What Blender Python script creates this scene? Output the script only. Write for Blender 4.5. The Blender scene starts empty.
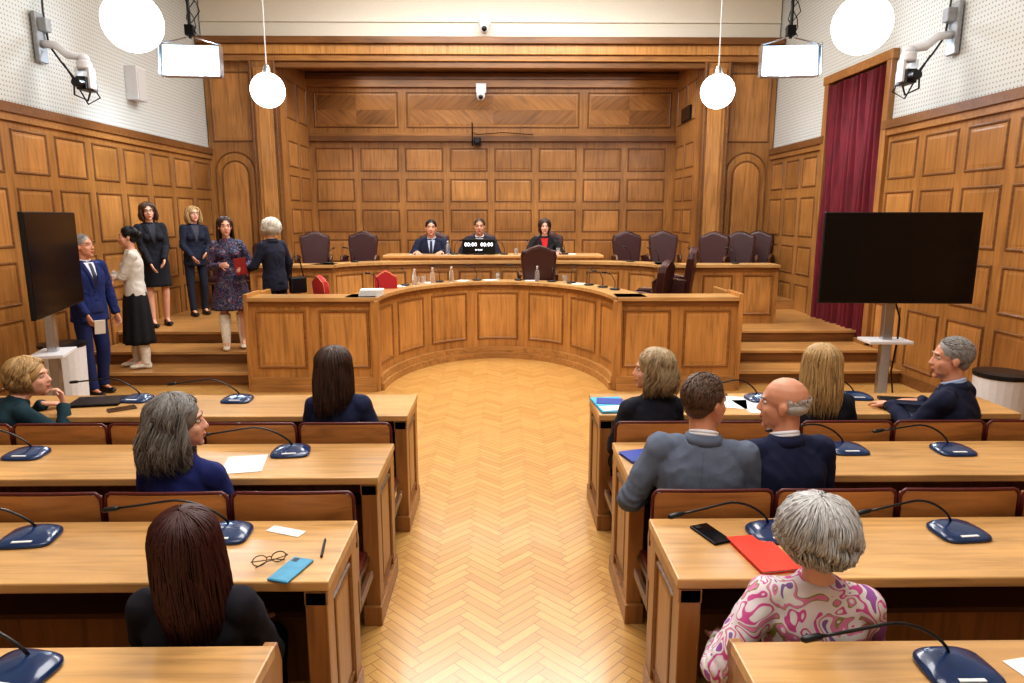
import bpy, bmesh, math, random
from mathutils import Vector, Matrix, noise
from mathutils.bvhtree import BVHTree
random.seed(7)
V=Vector
SC=bpy.context.scene; COL=SC.collection
R=math.radians
def rnd(a,b): return random.uniform(a,b)
def srgb(r,g,b):
    f=lambda c:(c/255/12.92) if c/255<=.04045 else ((c/255+.055)/1.055)**2.4
    return (f(r),f(g),f(b),1)
# ---------------- materials
def newmat(name):
    m=bpy.data.materials.new(name); m.use_nodes=True
    nt=m.node_tree; b=nt.nodes['Principled BSDF']; return m,nt,b
def N(nt,t,**k):
    n=nt.nodes.new(t)
    for a,v in k.items(): setattr(n,a,v)
    return n
def L(nt,a,b): nt.links.new(a,b)
def ramp(nt,stops,interp='LINEAR'):
    n=N(nt,'ShaderNodeValToRGB'); n.color_ramp.interpolation=interp
    e=n.color_ramp.elements
    while len(e)<len(stops): e.new(.5)
    for i,(p,c) in enumerate(stops): e[i].position=p; e[i].color=c
    return n
def mat(name,col,rough=.5,metal=0,var=.12,scale=30,bump=0,emit=0,coat=0,stretch=(1,1,1),sheen=0):
    m,nt,b=newmat(name)
    tc=N(nt,'ShaderNodeTexCoord'); mp=N(nt,'ShaderNodeMapping'); mp.inputs['Scale'].default_value=stretch
    L(nt,tc.outputs['Object'],mp.inputs['Vector'])
    n=N(nt,'ShaderNodeTexNoise'); n.inputs['Scale'].default_value=scale; n.inputs['Detail'].default_value=4
    L(nt,mp.outputs[0],n.inputs['Vector'])
    d=tuple(c*(1-var) for c in col[:3])+(1,); l=tuple(min(1,c*(1+var)) for c in col[:3])+(1,)
    r=ramp(nt,[(.3,d),(.7,l)]); L(nt,n.outputs['Fac'],r.inputs[0]); L(nt,r.outputs[0],b.inputs['Base Color'])
    b.inputs['Roughness'].default_value=rough; b.inputs['Metallic'].default_value=metal
    b.inputs['Coat Weight'].default_value=coat
    if sheen: b.inputs['Sheen Weight'].default_value=sheen
    if bump:
        bp=N(nt,'ShaderNodeBump'); bp.inputs['Strength'].default_value=bump; bp.inputs['Distance'].default_value=.01
        L(nt,n.outputs['Fac'],bp.inputs['Height']); L(nt,bp.outputs[0],b.inputs['Normal'])
    if emit:
        L(nt,r.outputs[0],b.inputs['Emission Color']); b.inputs['Emission Strength'].default_value=emit
    return m
def wood(name,base,grain='z',rough=.36,contrast=.40,rot=None,coat=.15,sc=1):
    m,nt,b=newmat(name)
    tc=N(nt,'ShaderNodeTexCoord'); oi=N(nt,'ShaderNodeObjectInfo')
    ad=N(nt,'ShaderNodeVectorMath',operation='ADD'); ml=N(nt,'ShaderNodeMath',operation='MULTIPLY'); ml.inputs[1].default_value=37
    L(nt,oi.outputs['Random'],ml.inputs[0]); L(nt,tc.outputs['Object'],ad.inputs[0]); L(nt,ml.outputs[0],ad.inputs[1])
    mp0=N(nt,'ShaderNodeMapping')
    if rot: mp0.inputs['Rotation'].default_value=rot
    L(nt,ad.outputs[0],mp0.inputs[0])
    mp=N(nt,'ShaderNodeMapping')
    s={'x':(2,26,26),'y':(26,2,26),'z':(26,26,2)}[grain]; mp.inputs['Scale'].default_value=tuple(q*sc for q in s)
    L(nt,mp0.outputs[0],mp.inputs[0])
    n=N(nt,'ShaderNodeTexNoise'); n.inputs['Scale'].default_value=1; n.inputs['Detail'].default_value=7; n.inputs['Distortion'].default_value=.7
    L(nt,mp.outputs[0],n.inputs['Vector'])
    n2=N(nt,'ShaderNodeTexNoise'); n2.inputs['Scale'].default_value=1.3; n2.inputs['Detail'].default_value=2
    L(nt,mp0.outputs[0],n2.inputs['Vector'])
    d=tuple(c*(1-contrast) for c in base[:3])+(1,); l=tuple(min(1,c*(1+contrast*.55)) for c in base[:3])+(1,)
    r=ramp(nt,[(.25,d),(.5,base),(.75,l)]); L(nt,n.outputs['Fac'],r.inputs[0])
    r2=ramp(nt,[(.3,(.74,.71,.68,1)),(.7,(1.1,1.1,1.07,1))]); L(nt,n2.outputs['Fac'],r2.inputs[0])
    mx=N(nt,'ShaderNodeMix',data_type='RGBA',blend_type='MULTIPLY'); mx.inputs[0].default_value=1
    L(nt,r.outputs[0],mx.inputs[6]); L(nt,r2.outputs[0],mx.inputs[7]); L(nt,mx.outputs[2],b.inputs['Base Color'])
    b.inputs['Roughness'].default_value=rough; b.inputs['Coat Weight'].default_value=coat; b.inputs['Coat Roughness'].default_value=.25
    bp=N(nt,'ShaderNodeBump'); bp.inputs['Strength'].default_value=.12; bp.inputs['Distance'].default_value=.004
    L(nt,n.outputs['Fac'],bp.inputs['Height']); L(nt,bp.outputs[0],b.inputs['Normal'])
    return m
w_frame=wood('wood_panel_frame',srgb(162,115,64),'z')
w_frameh=wood('wood_panel_rail',srgb(162,115,64),'x')
w_fa=wood('wood_field_a',srgb(180,129,74),'z'); w_fb=wood('wood_field_b',srgb(166,118,65),'z'); w_fc=wood('wood_field_c',srgb(152,106,58),'z')
w_d1=wood('wood_veneer_diag_a',srgb(164,116,65),'z',rot=(0,R(50),0)); w_d2=wood('wood_veneer_diag_b',srgb(142,98,53),'z',rot=(0,R(-50),0))
w_mold=wood('wood_moulding',srgb(124,84,47),'x')
w_desk=wood('wood_desk_front',srgb(188,137,79),'z'); w_deskf=wood('wood_desk_field',srgb(197,145,85),'z')
w_deskm=wood('wood_desk_moulding',srgb(146,101,55),'x')
w_top=wood('wood_table_top',srgb(200,157,103),'x',rough=.3,contrast=.34,coat=.3)
w_end=wood('wood_table_end',srgb(160,112,63),'z'); w_dark=wood('wood_dark',srgb(90,56,32),'x')
w_back=wood('wood_seat_back',srgb(172,118,66),'x')
w_step=wood('wood_step',srgb(182,134,80),'x',rough=.35)
FIELDS=[w_fa,w_fb,w_fc,w_fb]
leather=mat('leather_maroon',srgb(62,29,29),.38,bump=.15,scale=60)
leather_red=mat('leather_oxblood',srgb(88,30,28),.4,bump=.15,scale=60)
red_uph=mat('fabric_red',srgb(176,42,50),.8,bump=.1,scale=120)
cream=mat('wall_cream_paint',srgb(224,218,204),.8,var=.02)
ceil_m=mat('ceiling_paint',srgb(228,226,220),.9,var=.02)
black=mat('plastic_black',srgb(14,15,19),.35); screen_m=mat('screen_black',(.003,.003,.004,1),.14)
blackm=mat('metal_black',srgb(22,22,24),.4,.6)
navyp=mat('plastic_blue_black',srgb(20,48,88),.25,coat=.5)
chrome=mat('metal_silver',srgb(190,192,196),.25,.9,var=.03); white_m=mat('plastic_white',srgb(215,216,220),.45,var=.03)
paper=mat('paper_white',srgb(226,226,222),.8,var=.02); blue_f=mat('folder_cyan',srgb(60,165,200),.5); case_m=mat('phone_case_blue',srgb(72,146,180),.5); blue_n=mat('notebook_blue',srgb(24,56,150),.45)
redf=mat('folder_red',srgb(214,56,30),.5); redd=mat('folder_dark_red',srgb(140,26,24),.5); curtain_m=mat('curtain_crimson',srgb(96,9,24),.8,var=.3,scale=6,stretch=(4,4,.6))
glass_m,nt_,b_=newmat('glass_clear'); b_.inputs['Transmission Weight'].default_value=.9; b_.inputs['Roughness'].default_value=.03; b_.inputs['Base Color'].default_value=(.95,.97,1,1)
def emat(name,col,s):
    m,nt,b=newmat(name); b.inputs['Base Color'].default_value=col; b.inputs['Emission Color'].default_value=col; b.inputs['Emission Strength'].default_value=s; return m
globe_m=emat('lamp_globe_glow',(1,.96,.9,1),7); panel_m=emat('lamp_panel_glow',(.5,.74,1,1),3.2); digit_m=emat('display_digits',(.9,.95,1,1),2.2)
# perforated wall
perf,nt,b=newmat('wall_perforated_acoustic')
tc=N(nt,'ShaderNodeTexCoord'); sp=N(nt,'ShaderNodeSeparateXYZ'); L(nt,tc.outputs['Object'],sp.inputs[0])
def M(nt,op,a,b=None,c=None):
    n=N(nt,'ShaderNodeMath',operation=op)
    for i,x in enumerate((a,b,c)):
        if x is None: continue
        if hasattr(x,'links'): L(nt,x,n.inputs[i])
        else: n.inputs[i].default_value=x
    return n.outputs[0]
fy=M(nt,'SUBTRACT',M(nt,'FRACT',M(nt,'MULTIPLY',sp.outputs[1],21.0)),.5); fz=M(nt,'SUBTRACT',M(nt,'FRACT',M(nt,'MULTIPLY',sp.outputs[2],21.0)),.5)
dd=M(nt,'ADD',M(nt,'MULTIPLY',fy,fy),M(nt,'MULTIPLY',fz,fz)); hole=M(nt,'LESS_THAN',dd,.04)
mx=N(nt,'ShaderNodeMix',data_type='RGBA'); L(nt,hole,mx.inputs[0]); mx.inputs[6].default_value=srgb(200,203,200); mx.inputs[7].default_value=srgb(144,148,146); L(nt,mx.outputs[2],b.inputs['Base Color']); b.inputs['Roughness'].default_value=.8
# herringbone floor
flo,nt,b=newmat('floor_herringbone_parquet')
tc=N(nt,'ShaderNodeTexCoord'); mp=N(nt,'ShaderNodeMapping'); mp.inputs['Rotation'].default_value=(0,0,R(-45)); s_=1/.052; mp.inputs['Scale'].default_value=(s_,s_,s_)
L(nt,tc.outputs['Object'],mp.inputs[0]); sp=N(nt,'ShaderNodeSeparateXYZ'); L(nt,mp.outputs[0],sp.inputs[0])
x_,y_=sp.outputs[0],sp.outputs[1]; n_=5
i_=M(nt,'FLOOR',x_); j_=M(nt,'FLOOR',y_)
fx=M(nt,'SUBTRACT',x_,i_); fy=M(nt,'SUBTRACT',y_,j_)
m_=M(nt,'FLOORED_MODULO',M(nt,'SUBTRACT',i_,j_),2.0*n_)
hz=M(nt,'LESS_THAN',m_,n_-.5)
def sel(nt,c,a,bb): return M(nt,'ADD',M(nt,'MULTIPLY',c,a),M(nt,'MULTIPLY',M(nt,'SUBTRACT',1.0,c),bb))
rm=M(nt,'SUBTRACT',2.0*n_-1,m_)
lon=sel(nt,hz,M(nt,'ADD',m_,fx),M(nt,'ADD',rm,fy)); sho=sel(nt,hz,fy,fx)
ida=sel(nt,hz,j_,M(nt,'ADD',i_,.37)); idb=sel(nt,hz,M(nt,'SUBTRACT',i_,m_),M(nt,'ADD',M(nt,'SUBTRACT',j_,rm),.71))
cv=N(nt,'ShaderNodeCombineXYZ'); L(nt,ida,cv.inputs[0]); L(nt,idb,cv.inputs[1])
wn=N(nt,'ShaderNodeTexWhiteNoise',noise_dimensions='3D'); L(nt,cv.outputs[0],wn.inputs['Vector'])
cr=ramp(nt,[(0,srgb(192,145,83)),(.35,srgb(202,156,92)),(.7,srgb(209,165,100)),(1,srgb(196,149,86))]); L(nt,wn.outputs['Value'],cr.inputs[0])
gv=N(nt,'ShaderNodeCombineXYZ'); L(nt,M(nt,'MULTIPLY',lon,.25),gv.inputs[0]); L(nt,M(nt,'MULTIPLY',sho,5.0),gv.inputs[1]); L(nt,M(nt,'MULTIPLY',wn.outputs['Value'],50.0),gv.inputs[2])
gn=N(nt,'ShaderNodeTexNoise'); gn.inputs['Scale'].default_value=1.6; gn.inputs['Detail'].default_value=5; L(nt,gv.outputs[0],gn.inputs['Vector'])
gr=ramp(nt,[(.3,(.86,.84,.80,1)),(.7,(1.05,1.05,1.04,1))]); L(nt,gn.outputs['Fac'],gr.inputs[0])
mx=N(nt,'ShaderNodeMix',data_type='RGBA',blend_type='MULTIPLY'); mx.inputs[0].default_value=1; L(nt,cr.outputs[0],mx.inputs[6]); L(nt,gr.outputs[0],mx.inputs[7])
ed=M(nt,'MINIMUM',M(nt,'MINIMUM',sho,M(nt,'SUBTRACT',1.0,sho)),M(nt,'MINIMUM',lon,M(nt,'SUBTRACT',float(n_),lon)))
gap=M(nt,'LESS_THAN',ed,.045)
mx2=N(nt,'ShaderNodeMix',data_type='RGBA'); L(nt,M(nt,'MULTIPLY',gap,.62),mx2.inputs[0]); L(nt,mx.outputs[2],mx2.inputs[6]); mx2.inputs[7].default_value=srgb(116,76,40)
L(nt,mx2.outputs[2],b.inputs['Base Color']); b.inputs['Roughness'].default_value=.30; b.inputs['Coat Weight'].default_value=.35; b.inputs['Coat Roughness'].default_value=.15

# ---------------- mesh builder
def _sph(nu=14,nv=9):
    vs=[V((0,0,1))]
    for j in range(1,nv):
        p=math.pi*j/nv
        for i in range(nu):
            a=2*math.pi*i/nu; vs.append(V((math.sin(p)*math.cos(a),math.sin(p)*math.sin(a),math.cos(p))))
    vs.append(V((0,0,-1))); fs=[]
    for i in range(nu): fs.append((0,1+i,1+(i+1)%nu))
    for j in range(nv-2):
        for i in range(nu):
            a=1+j*nu; fs.append((a+i,a+nu+i,a+nu+(i+1)%nu,a+(i+1)%nu))
    a=1+(nv-2)*nu; e=len(vs)-1
    for i in range(nu): fs.append((a+i,e,a+(i+1)%nu))
    return vs,fs
SPH=_sph(); SPHH=_sph(32,20)
class MB:
    def __init__(s): s.v=[];s.f=[];s.m=[];s.mats=[]
    def mi(s,mt):
        if mt not in s.mats: s.mats.append(mt)
        return s.mats.index(mt)
    def add(s,vs,fs,mt):
        o=len(s.v); s.v+=[V(q) for q in vs]; s.f+=[tuple(i+o for i in f) for f in fs]; s.m+=[s.mi(mt)]*len(fs)
    def box(s,x0,x1,y0,y1,z0,z1,mt,T=None):
        vs=[V((x,y,z)) for z in (z0,z1) for y in (y0,y1) for x in (x0,x1)]
        if T: vs=[T@q for q in vs]
        s.add(vs,[(0,2,3,1),(4,5,7,6),(0,1,5,4),(2,6,7,3),(0,4,6,2),(1,3,7,5)],mt)
    def ell(s,c,r,mt,T=None,hi=False):
        vs,fs=SPHH if hi else SPH; q=[V((c[0]+p.x*r[0],c[1]+p.y*r[1],c[2]+p.z*r[2])) for p in vs]
        if T: q=[T@p for p in q]
        s.add(q,fs,mt)
    def rings(s,rs,mt,cap=True,closed=False):
        n=len(rs[0]); vs=[p for r in rs for p in r]; fs=[]
        K=len(rs)
        for k in range(K if closed else K-1):
            k2=(k+1)%K
            for i in range(n): fs.append((k*n+i,k*n+(i+1)%n,k2*n+(i+1)%n,k2*n+i))
        if cap and not closed: fs.append(tuple(range(n))[::-1]); fs.append(tuple((K-1)*n+i for i in range(n)))
        s.add(vs,fs,mt)
    def tube(s,pts,rad,mt,n=8,cap=True,closed=False,flat=1,up=None):
        pts=[V(p) for p in pts]; K=len(pts); rs=[]; pv=None
        if not hasattr(rad,'__len__'): rad=[rad]*K
        for k in range(K):
            if closed: t=pts[(k+1)%K]-pts[k-1]
            else: t=pts[min(k+1,K-1)]-pts[max(k-1,0)]
            if t.length<1e-9: t=V((0,0,1))
            t.normalize()
            if up is not None: a=V(up)-t*V(up).dot(t)
            elif pv is None: a=V((0,0,1)) if abs(t.z)<.9 else V((0,1,0)); a=a-t*a.dot(t)
            else: a=pv-t*pv.dot(t)
            a.normalize(); pv=a; b=t.cross(a)
            rs.append([pts[k]+a*math.cos(2*math.pi*i/n)*rad[k]*flat+b*math.sin(2*math.pi*i/n)*rad[k] for i in range(n)])
        s.rings(rs,mt,cap,closed)
    def cyl(s,p0,p1,r0,mt,r1=None,n=20): s.tube([p0,p1],[r0,r0 if r1 is None else r1],mt,n)
    def cap(s,p0,p1,r0,r1,mt):
        s.tube([p0,p1],[r0,r1],mt,12); s.ell(p0,(r0,)*3,mt); s.ell(p1,(r1,)*3,mt)
    def lathe(s,prof,mt,c=(0,0,0),n=24,T=None):
        rs=[[V((c[0]+r*math.cos(2*math.pi*i/n),c[1]+r*math.sin(2*math.pi*i/n),c[2]+z)) for i in range(n)] for r,z in prof]
        if T: rs=[[T@p for p in r] for r in rs]
        s.rings(rs,mt)
    def prism(s,poly,z0,z1,mt,T=None):
        n=len(poly); vs=[V((x,y,z)) for z in (z0,z1) for x,y in poly]
        if T: vs=[T@q for q in vs]
        s.add(vs,[tuple(range(n))[::-1],tuple(range(n,2*n))]+[(i,(i+1)%n,n+(i+1)%n,n+i) for i in range(n)],mt)
    def mesh(s,name,recalc=True):
        me=bpy.data.meshes.new(name); me.from_pydata([tuple(q) for q in s.v],[],s.f)
        for m in s.mats: me.materials.append(m)
        me.polygons.foreach_set('material_index',s.m); me.update()
        if recalc:
            bm=bmesh.new(); bm.from_mesh(me); bmesh.ops.recalc_face_normals(bm,faces=bm.faces); bm.to_mesh(me); bm.free()
        return me
    def obj(s,name,parent=None,loc=(0,0,0),rot=0,label=None,cat=None,kind=None,group=None,bevel=0,smooth=False,recalc=True):
        return mkobj(name,s.mesh(name,recalc),parent,loc,rot,label,cat,kind,group,bevel,smooth)
def mkobj(name,me,parent=None,loc=(0,0,0),rot=0,label=None,cat=None,kind=None,group=None,bevel=0,smooth=False):
    o=bpy.data.objects.new(name,me); COL.objects.link(o); o.location=loc
    o.rotation_euler=(0,0,rot) if not hasattr(rot,'__len__') else rot
    if parent: o.parent=parent
    if label: o['label']=label
    if cat: o['category']=cat
    if kind: o['kind']=kind
    if group: o['group']=group
    if bevel:
        md=o.modifiers.new('bevel','BEVEL'); md.width=bevel; md.segments=2; md.limit_method='ANGLE'; md.angle_limit=R(40)
    if smooth and me: me.polygons.foreach_set('use_smooth',[True]*len(me.polygons))
    return o
def copytree(o,loc,rot=0,parent=None,**kw):
    c=o.copy(); COL.objects.link(c)
    if parent is None:
        c.location=loc; c.rotation_euler=(0,0,rot)
        for k,v in kw.items(): c[k]=v
    else: c.parent=parent
    for ch in list(o.children): copytree(ch,None,0,c)
    return c
def rectring(u0,u1,v0,v1,ins,seg):
    a,b=u0+ins,u1-ins
    us=[a+(b-a)*i/seg for i in range(seg+1)]
    return [(u,v0+ins) for u in us]+[(u,v1-ins) for u in us[::-1]]
def archring(u0,u1,v0,v1,ins,seg=14):
    c=(u0+u1)/2; r=(u1-u0)/2-ins; vb=v1-(u1-u0)/2
    return [(u0+ins,v0+ins),(u1-ins,v0+ins)]+[(c+r*math.cos(math.pi*i/seg),vb+r*math.sin(math.pi*i/seg)) for i in range(seg+1)]
def panel(mb,F,rc,field,mold,seg=1,arch=False,h=.015,diamond=None):
    u0,u1,v0,v1=rc; k=min(1,min(u1-u0,v1-v0)/.38)
    prof=[(0,0),(.008,h),(.020,h),(.031,.003),(.05,.003),(.066,.006)]
    rs=[]
    for ins,d in prof:
        rr=archring(u0,u1,v0,v1,ins*k) if arch else rectring(u0,u1,v0,v1,ins*k,seg)
        rs.append([F(u,v,d) for u,v in rr])
    mb.rings(rs[:4],mold,False); mb.rings(rs[3:],field,False)
    last=rs[-1]; n=len(last)
    if arch: mb.add(last,[tuple(range(n))],field)
    elif diamond:
        i=.066*k; a,b,c,e=u0+i,u1-i,v0+i,v1-i; um=(a+b)/2; vm=(c+e)/2
        for (p,q,r_,s_,m) in ((a,um,c,vm,diamond[0]),(um,b,c,vm,diamond[1]),(a,um,vm,e,diamond[1]),(um,b,vm,e,diamond[0])):
            mb.add([F(p,r_,.006),F(q,r_,.006),F(q,s_,.006),F(p,s_,.006)],[(0,1,2,3)],m)
    else: mb.add(last,[(j,j+1,n-2-j,n-1-j) for j in range(seg)],field)

# ================= ROOM
XL,XR,YF,YB=-5.08,4.72,12.3,14.1; ZC=6.2; WZ=3.07; YN=-3.0
def slab(name,x0,x1,y0,y1,z0,z1,m,bevel=0):
    mb=MB(); mb.box(x0,x1,y0,y1,z0,z1,m); return mb.obj(name,kind='structure',bevel=bevel)
slab('floor',XL-.2,XR+.2,YN,YB+.2,-.1,0,flo)
slab('ceiling',XL-.2,XR+.2,YN,YB+.2,ZC,ZC+.1,ceil_m)
slab('wall_rear',XL-.2,XR+.2,YN-.2,YN,0,ZC,cream)
mb=MB(); mb.box(XL-.2,XL,YN,YB+.2,0,WZ,w_frame); mb.box(XL-.2,XL-.02,YN,YB+.2,WZ,ZC,perf)
mb.box(XL,XL+.06,YN,YF,WZ-.08,WZ+.02,w_mold); mb.box(XL,XL+.035,YN,YF,WZ-.16,WZ-.08,w_frameh); mb.box(XL,XL+.03,YN,YF,0,.12,w_mold)
FLm=lambda u,v,d:V((XL+d,u,v))
rows=[(2.38,2.84),(1.62,2.24),(1.02,1.48),(.2,.88)]
u=12.2
while u>-2.5:
    for v0,v1 in rows: panel(mb,FLm,(u-.57,u,v0,v1),random.choice(FIELDS),w_mold)
    u-=.71
mb.obj('wall_left',kind='structure')
WY0,WY1,WZ1=8.7,10.25,3.80
mb=MB()
for a,b in ((YN,WY0),(WY1,YB+.2)):
    mb.box(XR,XR+.2,a,b,0,WZ,w_frame); mb.box(XR+.02,XR+.2,a,b,WZ,ZC,perf)
    e=min(b,YF); mb.box(XR-.06,XR,a,e,WZ-.08,WZ+.02,w_mold); mb.box(XR-.035,XR,a,e,WZ-.16,WZ-.08,w_frameh); mb.box(XR-.03,XR,a,e,0,.12,w_mold)
mb.box(XR+.02,XR+.2,WY0,WY1,WZ1,ZC,perf); mb.box(XR,XR+.2,WY0,WY1,0,.35,w_frame); mb.box(XR+.2,XR+.25,WY0,WY1,0,WZ1,w_dark)
FRm=lambda u,v,d:V((XR-d,u,v))
u=WY0-.16
while u>-2.5:
    for v0,v1 in rows: panel(mb,FRm,(u-.57,u,v0,v1),random.choice(FIELDS),w_mold)
    u-=.71
for u in (10.98,11.61,12.24):
    for v0,v1 in rows: panel(mb,FRm,(u-.50,u,v0,v1),random.choice(FIELDS),w_mold)
mb.obj('wall_right',kind='structure')
mb=MB()
for a,b in ((WY0-.1,WY0+.02),(WY1-.02,WY1+.1)): mb.box(XR-.05,XR+.08,a,b,.3,WZ1+.02,w_frame)
mb.box(XR-.06,XR+.08,WY0-.13,WY1+.13,WZ1,WZ1+.12,w_frameh); mb.box(XR-.06,XR+.08,WY0-.1,WY1+.1,.28,.36,w_frameh)
mb.obj('window_1',kind='structure',bevel=.008)
OX0,OX1,OZ=-3.84,3.45,4.46
mb=MB()
mb.box(XL,OX0,YF,YB+.2,0,4.87,w_frame); mb.box(OX1,XR,YF,YB+.2,0,4.87,w_frame)
mb.box(OX0,OX1,YF,YF+.3,OZ,4.87,w_frameh)
mb.box(XL,XR,YF,YF+.3,4.87,ZC,cream)
FFm=lambda u,v,d:V((u,YF-d,v)); FFn=lambda u,v,d:V((u,YF-.012-d,v))
for a,b in ((XL+.08,OX0-.46),(OX1+.46,XR-.08)):
    panel(mb,FFm,(a,b,3.2,4.36),w_fa,w_mold); panel(mb,FFm,(a,b,1.05,3.05),w_fb,w_mold,arch=True); panel(mb,FFn,(a+.11,b-.11,1.18,2.90),w_fa,w_mold,arch=True); panel(mb,FFm,(a,b,.65,.95),w_fc,w_mold)
for z in (5.15,5.55): mb.box(XL,XR,YF-.03,YF,z,z+.03,cream)
mb.obj('wall_front',kind='structure')
mb=MB()
for a,b in ((OX0-.4,OX0),(OX1,OX1+.4)):
    mb.box(a,b,YF-.14,YF,0,4.5,w_frame); mb.box(a+.05,b-.05,YF-.17,YF-.14,.5,4.4,w_fa); mb.box(a+.11,b-.11,YF-.19,YF-.17,.56,4.34,w_desk)
    mb.box(a-.02,a+.02,YF-.18,YF,0,4.5,w_mold); mb.box(b-.02,b+.02,YF-.18,YF,0,4.5,w_mold)
mb.box(XL,XR,YF-.16,YF,4.5,4.60,w_frameh); mb.box(XL,XR,YF-.2,YF,4.60,4.76,w_desk); mb.box(XL,XR,YF-.26,YF,4.76,4.87,w_mold)
mb.box(OX0-.44,OX1+.44,YF-.12,YF,4.4,4.5,w_mold)
mb.obj('trim_1',kind='structure',bevel=.012)
mb=MB(); mb.box(OX0,OX1,YB,YB+.2,0,5,w_frame)
FB=lambda u,v,d:V((u,YB-d,v))
for a,b in ((-3.72,-2.06),(-1.9,1.52),(1.68,3.34)): panel(mb,FB,(a,b,3.66,4.34),w_fb,w_mold,diamond=(w_d1,w_d2))
mb.box(OX0,OX1,YB-.09,YB,3.40,3.5,w_mold); mb.box(OX0,OX1,YB-.05,YB,3.5,3.56,w_frameh); mb.box(OX0,OX1,YB-.08,YB,4.42,4.56,w_frameh); mb.box(OX0,OX1,YB-.13,YB,4.56,4.66,w_mold)
for i in range(8):
    a=-3.73+i*.89
    for v0,v1 in ((2.82,3.28),(2.22,2.68),(1.62,2.08),(1.02,1.48),(.62,.92)): panel(mb,FB,(a,a+.76,v0,v1),random.choice(FIELDS),w_mold)
mb.obj('wall_recess_back',kind='structure')
for nm,X,sg in (('wall_recess_left',OX0,1),('wall_recess_right',OX1,-1)):
    mb=MB()
    mb.box(X-.01,X+.01,YF+.3,YB,0,4.7,w_frame)
    for a in (12.65,13.35):
        Fs2=lambda u,v,d:V((X+sg*(d+.01),u,v))
        for v0,v1 in ((3.66,4.34),(2.82,3.28),(2.22,2.68),(1.62,2.08),(1.02,1.48)): panel(mb,Fs2,(a,a+.6,v0,v1),random.choice(FIELDS),w_mold)
    mb.obj(nm,kind='structure')
slab('ceiling_recess',OX0,OX1,YF+.3,YB,4.7,4.8,w_frameh)
mb=MB()
mb.box(-.02,.02,-.3,.3,0,.25,blackm)
for i in range(6): mb.box(-.03,.03,-.28,.28,.02+i*.04,.035+i*.04,w_dark)
mb.obj('ventilation_grille',loc=(OX1-.035,13.2,3.68),label='dark slatted ventilation grille in wood panelled recess',cat='vent')

CX,AY,AA,AB=-.075,7.53,1.345,1.84
def ellpts(a,b,n,t0=math.pi,t1=0,cx=CX,cy=AY): return [(cx+a*math.cos(t0+(t1-t0)*i/n),cy+b*math.sin(t0+(t1-t0)*i/n)) for i in range(n+1)]
class Path:
    def __init__(s,pts):
        s.p=[V((x,y,0)) for x,y in pts]; s.c=[0]
        for i in range(len(pts)-1): s.c.append(s.c[-1]+(s.p[i+1]-s.p[i]).length)
        s.L=s.c[-1]; s.t=[]
        for i in range(len(pts)): s.t.append((s.p[min(i+1,len(pts)-1)]-s.p[max(i-1,0)]).normalized())
    def F(s,u,v,d):
        u=max(0,min(s.L,u)); i=0
        while i<len(s.c)-2 and s.c[i+1]<u: i+=1
        f=(u-s.c[i])/(s.c[i+1]-s.c[i]); p=s.p[i].lerp(s.p[i+1],f); t=s.t[i].lerp(s.t[i+1],f).normalized()
        return p+V((t.y,-t.x,0))*d+V((0,0,v))
    def ribbon(s,mb,d0,d1,z0,z1,mt,n=1):
        rs=[]
        for i in range(n+1):
            u=s.L*i/n; rs.append([s.F(u,z0,d0),s.F(u,z0,d1),s.F(u,z1,d1),s.F(u,z1,d0)])
        mb.rings(rs,mt)
def curved_desk(name,segs,z0,z1,label,topw,cat='desk',plinth=True):
    root=bpy.data.objects.new(name,None); COL.objects.link(root); root.location=(0,AY,z0); root['label']=label; root['category']=cat
    off=V((0,-AY,-z0))
    for pts,npan,sub in segs:
        A=MB();B=MB();Cc=MB()
        P=Path(pts); n=1 if sub==1 else 40
        F0=P.F
        P.ribbon(A,0,-.05,z0,z1-.04,w_desk,n)
        sp=P.L/npan
        for i in range(npan):
            panel(A,F0,(i*sp+.07,(i+1)*sp-.07,z0+(.26 if plinth else .12),z1-.14),w_deskf,w_deskm,seg=sub)
        P.ribbon(A,.012,0,z1-.10,z1-.04,w_deskm,n)
        P.ribbon(B,.045,-topw,z1-.04,z1,w_top,n)
        if plinth: P.ribbon(Cc,.05,0,z0,z0+.16,w_step,n); P.ribbon(Cc,.075,0,z0,z0+.08,w_step,n)
        for mbx,nm in ((A,'front_panel'),(B,'counter_top'),(Cc,'plinth')):
            if mbx.v:
                mbx.v=[q+off for q in mbx.v]; mbx.obj(nm,parent=root)
    return root
apse=ellpts(AA,AB,40)
d1=curved_desk('horseshoe_desk',[([(-2.82,AY),(-1.42,AY)],2,1),(apse,7,6),([(1.27,AY),(2.62,AY)],2,1)],0,1.06,'light oak horseshoe desk with framed panels around apse',.34)
for b in [(x,x+.05,-.04,.40,0,1.10) for x in (-2.86,2.62)]+[(x,x+.09,-.035,.06,0,1.02) for x in (-1.47,1.23)]+[(x,x+.05,.4,.95,0,1.08) for x in (-2.86,2.62)]:
    mb=MB(); mb.box(*b,w_desk); mb.obj('end_post',parent=d1,bevel=.006)
up=ellpts(2.25,.85,40,cx=-.1,cy=9.5)
curved_desk('upper_curved_desk',[([(-3.5,9.5),(-2.35,9.5)],2,1),(up,8,5),([(2.15,9.5),(3.85,9.5)],3,1)],.45,1.28,'upper tier oak desk with framed panels on the dais',.34,plinth=False)
mb=MB(); 
pr=bpy.data.objects.new('presidium_desk',None); COL.objects.link(pr); pr.location=(-.12,10.45,.6); pr['label']='raised oak presiding desk with panelled front'; pr['category']='desk'
mb.box(-1.65,1.6,0,.05,0,.72,w_desk)
Fp=lambda u,v,d:V((u,-d,v))
for i in range(5): panel(mb,Fp,(-1.6+i*.64,-1.6+i*.64+.58,.43,.69),w_deskf,w_deskm)
mb.obj('front_panel',parent=pr)
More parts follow.
